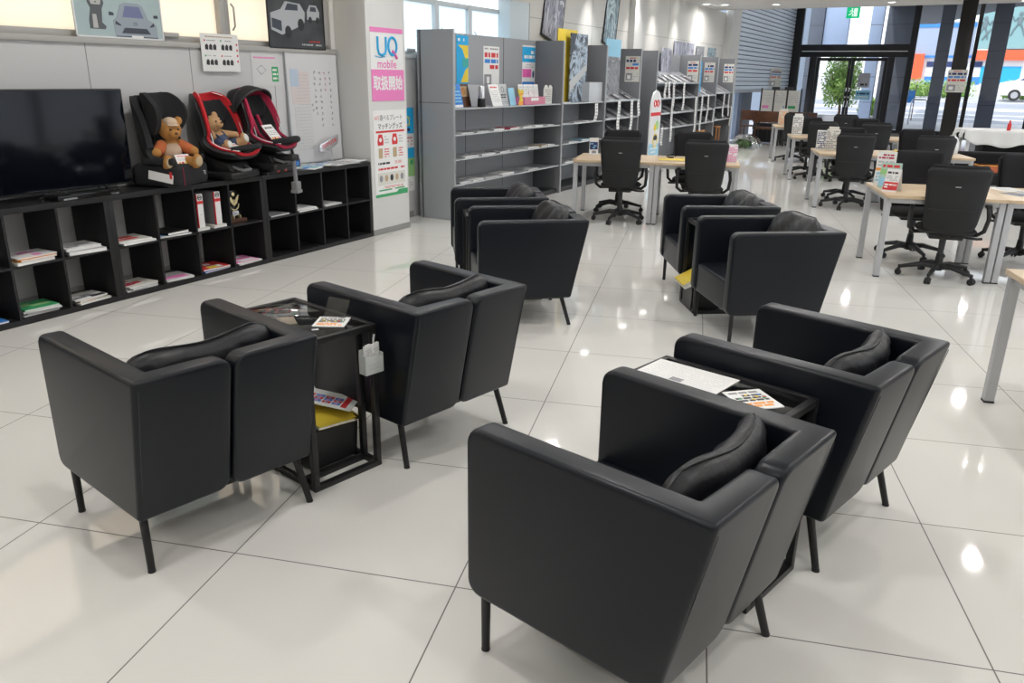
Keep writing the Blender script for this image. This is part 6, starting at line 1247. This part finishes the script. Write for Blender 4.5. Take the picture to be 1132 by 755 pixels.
# ---------------------------------------------------------------- things on the desks
DZ = 0.7155
def tent(label, loc, rz, w, h, d, face, marks, n=4):
    r = thing('paper_stand', label, 'paper stand', loc, rz)
    mb = MB(); mb.prism([(-d/2, 0), (0.0, h), (d/2, 0), (d/2-0.003, 0), (0.0, h-0.006), (-d/2+0.003, 0)], -w/2, w/2, face, 'yz'); part(mb, 'board', r)
    mb = MB(); T = Matrix.Translation((0, -d/2-0.0006, 0)) @ Matrix.Rotation(-math.atan2(d/2, h), 4, 'X')
    for m_, z0, z1, rows in marks:
        sub = MB()
        if rows == 0: sub.bx((-w/2*0.98, -0.001, z0*h), (w/2*0.98, 0.0003, z1*h), m_)
        else: textblock(sub, -w*0.42, z0*h, w*0.42, z1*h, rows, m_, RNG, 0.0012, 0.6, False)
        bmesh.ops.transform(sub.bm, matrix=T, verts=sub.bm.verts); me = bpy.data.meshes.new('x'); sub.bm.to_mesh(me); sub.bm.free()
        k = mb.mi(m_); n0 = len(mb.bm.faces); mb.bm.from_mesh(me); bpy.data.meshes.remove(me); mb.bm.faces.ensure_lookup_table()
        for f in mb.bm.faces[n0:]: f.material_index = k
    part(mb, 'print', r); return r
tent('white folded stand with a red lower band, nearest on the right desk', (1.715, 7.48, DZ), RD(-32), 0.12, 0.19, 0.13, WHITE, [(INK, 0.80, 0.95, 1), (LGREY, 0.5, 0.75, 3), (RED, 0.08, 0.45, 0), (WHITE, 0.15, 0.38, 2)])
tent('green and blue printed stand behind the red banded one', (1.74, 7.72, DZ), RD(-22), 0.17, 0.22, 0.10, mat('mint_card', (0.40, 0.58, 0.50), 0.5), [(RED, 0.80, 0.97, 1), (LGREEN, 0.55, 0.75, 0), (LBLUE, 0.08, 0.42, 0), (ORANGE, 0.46, 0.55, 1)])
tent('tall white stand with a dark round picture at the back of the paper stands', (1.735, 7.93, DZ), RD(-18), 0.16, 0.30, 0.09, WHITE, [(PINKR, 0.78, 0.95, 2), (LGREY, 0.55, 0.75, 2), (ORANGE, 0.44, 0.52, 0), (LBLUE, 0.1, 0.4, 3)])
def block_stand(label, loc, rz, w, h, m=WHITE, ink=GREYI, cap=True):
    r = thing('display_stand', label, 'display stand', loc, rz)
    mb = MB(); mb.bx((-w/2, -0.03, 0), (w/2, 0.03, h), m, 0.004)
    if cap: mb.bx((-w*0.38, -0.025, h), (w*0.38, 0.025, h*1.12), m, 0.004)
    part(mb, 'block', r)
    mb = MB(); textblock(mb, -w*0.45, h*0.05, w*0.45, h*0.95, 11, ink, RNG, 0.0305, 0.62, False); part(mb, 'print', r); return r
block_stand('left white patterned stand on the second row desk', (1.72, 11.85, DZ), RD(-8), 0.14, 0.26, WHITE, NAVY, False)
block_stand('right grey patterned stand on the second row desk', (1.85, 11.80, DZ), RD(-8), 0.17, 0.28, OFFW, GREYI)
block_stand('white patterned stand alone on the third row desk', (1.74, 15.0, DZ), RD(-5), 0.17, 0.32, WHITE, GREYI)
block_stand('cream patterned stand on the farthest desk by the brown bench', (1.80, 18.2, DZ), RD(-5), 0.19, 0.30, OFFW, ORANGE)
block_stand('pink and white striped stand at the right end of the bookcase desks', (0.43, 9.55, DZ), RD(5), 0.12, 0.20, WHITE, PINK, False)
r = thing('sign_holder', 'upright clear sign holder with a blue card on the left desk', 'sign holder', (-1.21, 9.95, DZ), RD(8))
mb = MB(); mb.bx((-0.06, -0.03, 0), (0.06, 0.03, 0.006), WHITEP); mb.bx((-0.055, -0.004, 0), (0.055, 0.004, 0.20), WHITE); part(mb, 'holder', r)
mb = MB(); mb.bx((-0.048, -0.006, 0.06), (0.048, -0.004, 0.15), NAVY); textblock(mb, -0.04, 0.07, 0.04, 0.14, 3, LBLUE, RNG, 0.0065, 0.5, False); mb.bx((-0.02, -0.006, 0.015), (0.03, -0.004, 0.045), GREYI); part(mb, 'card', r)
for lb, loc, rz, w in (('flat yellow folder on the right desk of the bookcase pair', (-0.24, 9.55, DZ), RD(3), 0.30), ('flat yellow folder on the second row desk in front of the third row chairs', (2.88, 11.98, DZ), RD(-4), 0.34)):
    r = thing('folder', lb, 'folder', loc, rz); mb = MB(); mb.bx((-w/2, -0.12, 0), (w/2, 0.12, 0.012), YELLOW, 0.003); part(mb, 'cover', r); mb = MB(); mb.bx((-w/2+0.005, -0.121, 0.003), (w/2-0.005, 0.115, 0.009), WHITE); part(mb, 'pages', r)
mb = MB(); mb.tube([(0.05*cos(a), 0.05*sin(a), 0.02+0.008*sin(a)) for a in [k*pi/7 for k in range(12)]], 0.008, PLASTB); mb.cyl((0, 0, 0), (0, 0, 0.012), 0.035, PLASTB); single(mb, 'desk_tray', 'small black ring shaped dish beside the yellow folder on the bookcase desk', 'dish', (-0.26, 9.86, DZ), 0)
for q, (x, y, a, w, d, m_, lb) in enumerate(((2.78, 7.95, 10, 0.21, 0.29, WHITE, 'white sheet on the right edge desk, behind the others'), (2.95, 7.72, -14, 0.29, 0.21, LGREY, 'pale grey printed sheet in the middle of the right edge desk'), (2.74, 7.60, 30, 0.16, 0.22, mat('clear_sleeve', (0.5, 0.54, 0.6), 0.12), 'glossy sleeve lying next to the large office chair'), (3.2, 7.85, 5, 0.3, 0.21, LGREY, 'pale grey sheet at the far right of the right edge desk'), (3.02, 12.0, 5, 0.3, 0.2, WHITE, 'white sheet beside the yellow folder on the second row desk'))):
    r = thing('sheet_of_paper', lb, 'paper', (x, y, DZ), RD(a)); mb = MB(); mb.bx((-w/2, -d/2, 0), (w/2, d/2, 0.0015), m_); part(mb, 'sheet', r); mb = MB(); textblock(mb, -w*0.4, -d*0.4, w*0.4, d*0.4, 6, GREYI, RNG, 0.002, 0.25); part(mb, 'print', r)
def dome(label, loc, rz, s=1.0):
    r = thing('dome_device', label, 'device', loc, rz); mb = MB()
    mb.lathe([(0, 0), (0.085*s, 0), (0.10*s, 0.02*s), (0.105*s, 0.09*s), (0.095*s, 0.16*s), (0.07*s, 0.22*s), (0.035*s, 0.25*s), (0, 0.257*s)], (0, 0, 0), WHITEP); part(mb, 'body', r)
    mb = MB(); mb.bx((-0.05*s, -0.106*s, 0.085*s), (0.05*s, -0.09*s, 0.10*s), GREEN); part(mb, 'green_label', r); return r
dome('white egg shaped device with a green label on the second row desk end', (3.36, 11.85, DZ), RD(-15), 0.95)
dome('small white egg shaped device on the right end of the third row desk', (3.15, 14.85, DZ), 0, 0.75)
r = thing('photo_stand', 'small orange and grey card stand left of the white egg shaped device', 'card stand', (3.15, 11.95, DZ), RD(-8)); mb = MB(); mb.bx((-0.09, -0.02, 0), (0.09, 0.02, 0.10), GREYP, 0.004); mb.bx((-0.07, -0.01, 0.09), (0.07, 0.02, 0.18), ORANGE, 0.003); part(mb, 'board', r)
r = thing('card_reader', 'grey keypad device beside the small white dome on the third row desk', 'device', (3.0, 14.75, DZ), RD(-10)); mb = MB(); mb.prism([(-0.09, 0), (0.09, 0), (0.09, 0.06), (-0.09, 0.02)], -0.06, 0.06, GREYP, 'yz', 0.004); part(mb, 'body', r)
# high table with a white cloth at the street side
r = thing('high_table', 'dark high table under a white cloth at the right, before the street windows', 'table', (5.55, 14.95, 0), GANG*0.3)
mb = MB(); mb.bx((-1.15, -0.35, 0.86), (1.15, 0.35, 0.89), PLASTC); part(mb, 'table_top', r)
mb = MB(); mb.bx((-0.85, -0.20, 0.02), (1.1, 0.30, 0.86), FABRIC, 0.01); part(mb, 'dark_skirt', r)
for a in (-1.1, 1.1):
    for b in (-0.3, 0.3):
        mb = MB(); mb.box((a, b, 0.43), (0.05, 0.05, 0.86), WHITEP if a < 0 else PLASTC, 0.004); part(mb, 'leg', r)
mb = MB(); CLOTH = mat('white_table_cloth', (0.70, 0.70, 0.69), 0.85)
mb.bx((-1.19, -0.39, 0.891), (1.19, 0.39, 0.895), CLOTH)
mb.sheet(lambda u, v: Vector((-1.19+2.38*u, -0.39-0.03*v*(1+sin(46*u)), 0.893-v*(0.20+0.05*sin(7*u)+0.02*sin(31*u)+0.10*max(0, 0.09-abs(u-0.0))*-8))), 80, 6, CLOTH, 0.002)
mb.sheet(lambda u, v: Vector((-1.19-0.02*v*(1+sin(20*u)), 0.39-0.78*u, 0.893-v*(0.10+0.04*sin(9*u)))), 30, 5, CLOTH, 0.002)
single(mb, 'tablecloth', 'white cloth draped over the high table at the right', 'tablecloth', r.location, r.rotation_euler.z, angle=0)
def bottle(label, x, y, m, cap, h=0.22, rad=0.035):
    q = thing('bottle', label, 'bottle', (5.55+x, 14.95+y, 0.8955)); mb = MB(); mb.lathe([(0, 0), (rad, 0.003), (rad, h*0.62), (rad*0.45, h*0.8), (rad*0.42, h*0.9), (0, h*0.9)], (0, 0, 0), m, 16); part(mb, 'body', q)
    mb = MB(); mb.cyl((0, 0, h*0.88), (0, 0, h), rad*0.5, cap, seg=14); part(mb, 'cap', q)
bottle('white bottle with a dark cap on the cloth covered high table', 0.02, -0.1, WHITEP, INK, 0.30, 0.045)
bottle('small red bottle on the left part of the cloth covered high table', -0.55, -0.2, RED, RED, 0.16, 0.03)
bottle('small blue bottle on the cloth covered high table', 0.28, -0.25, BLUE, NAVY, 0.20, 0.025)
r = thing('side_bench', 'low black bench seat under the high table at the right', 'bench', (4.1, 12.3, 0), 0); mb = MB(); mb.bx((-0.45, -0.3, 0.30), (1.0, 0.35, 0.46), FABRIC, 0.04, 3); part(mb, 'seat', r)
mb = MB(); mb.bx((-0.45, 0.25, 0.3), (1.0, 0.42, 0.70), FABRIC, 0.04, 3); part(mb, 'backrest', r)
for a in (-0.38, 0.92):
    for b in (-0.24, 0.34):
        mb = MB(); mb.cyl((a, b, 0), (a, b, 0.32), 0.02, BMETAL); part(mb, 'leg', r)
mb = MB(); mb.bx((-0.17, -0.10, 0), (0.17, 0.10, 0.10), mat('terracotta_card', (0.50, 0.13, 0.05), 0.6), 0.004); mb.bx((-0.175, -0.105, 0.085), (0.175, 0.105, 0.10), ORANGE, 0.002)
single(mb, 'storage_box', 'terracotta orange box resting on the black bench seat at the right', 'box', (4.0, 12.20, 0.461), 0)
# notices stuck on the entrance door
for s, z, w, h, m_, lb in ((2.05, 1.44, 0.36, 0.46, mat('notice_grey', (0.33, 0.33, 0.36), 0.5), 'grey notice stuck on the right entrance door, above the blue one'), (2.08, 1.05, 0.46, 0.30, mat('notice_pale_blue', (0.20, 0.45, 0.60), 0.5), 'pale blue printed notice on the right entrance door')):
    r = thing('door_notice', lb, 'notice', wp(TG-0.012, s, z), GANG); mb = MB(); mb.bx((-w/2, -0.004, 0), (w/2, 0, h), m_); part(mb, 'sheet', r)
    mb = MB()
    if h < 0.4: tb(mb, -0.19, 0.16, 0.19, 0.23, 1, NAVY, 0.004, 0.9); tb(mb, -0.18, 0.04, 0.18, 0.12, 2, WHITE, 0.004)
    else: tb(mb, -0.1, 0.05, 0.12, 0.14, 1, INK, 0.004, 0.7); mb.tube([(-0.08, -0.005, 0.2), (0, -0.005, 0.28), (0.08, -0.005, 0.2)], 0.004, LGREY)
    part(mb, 'print', r)
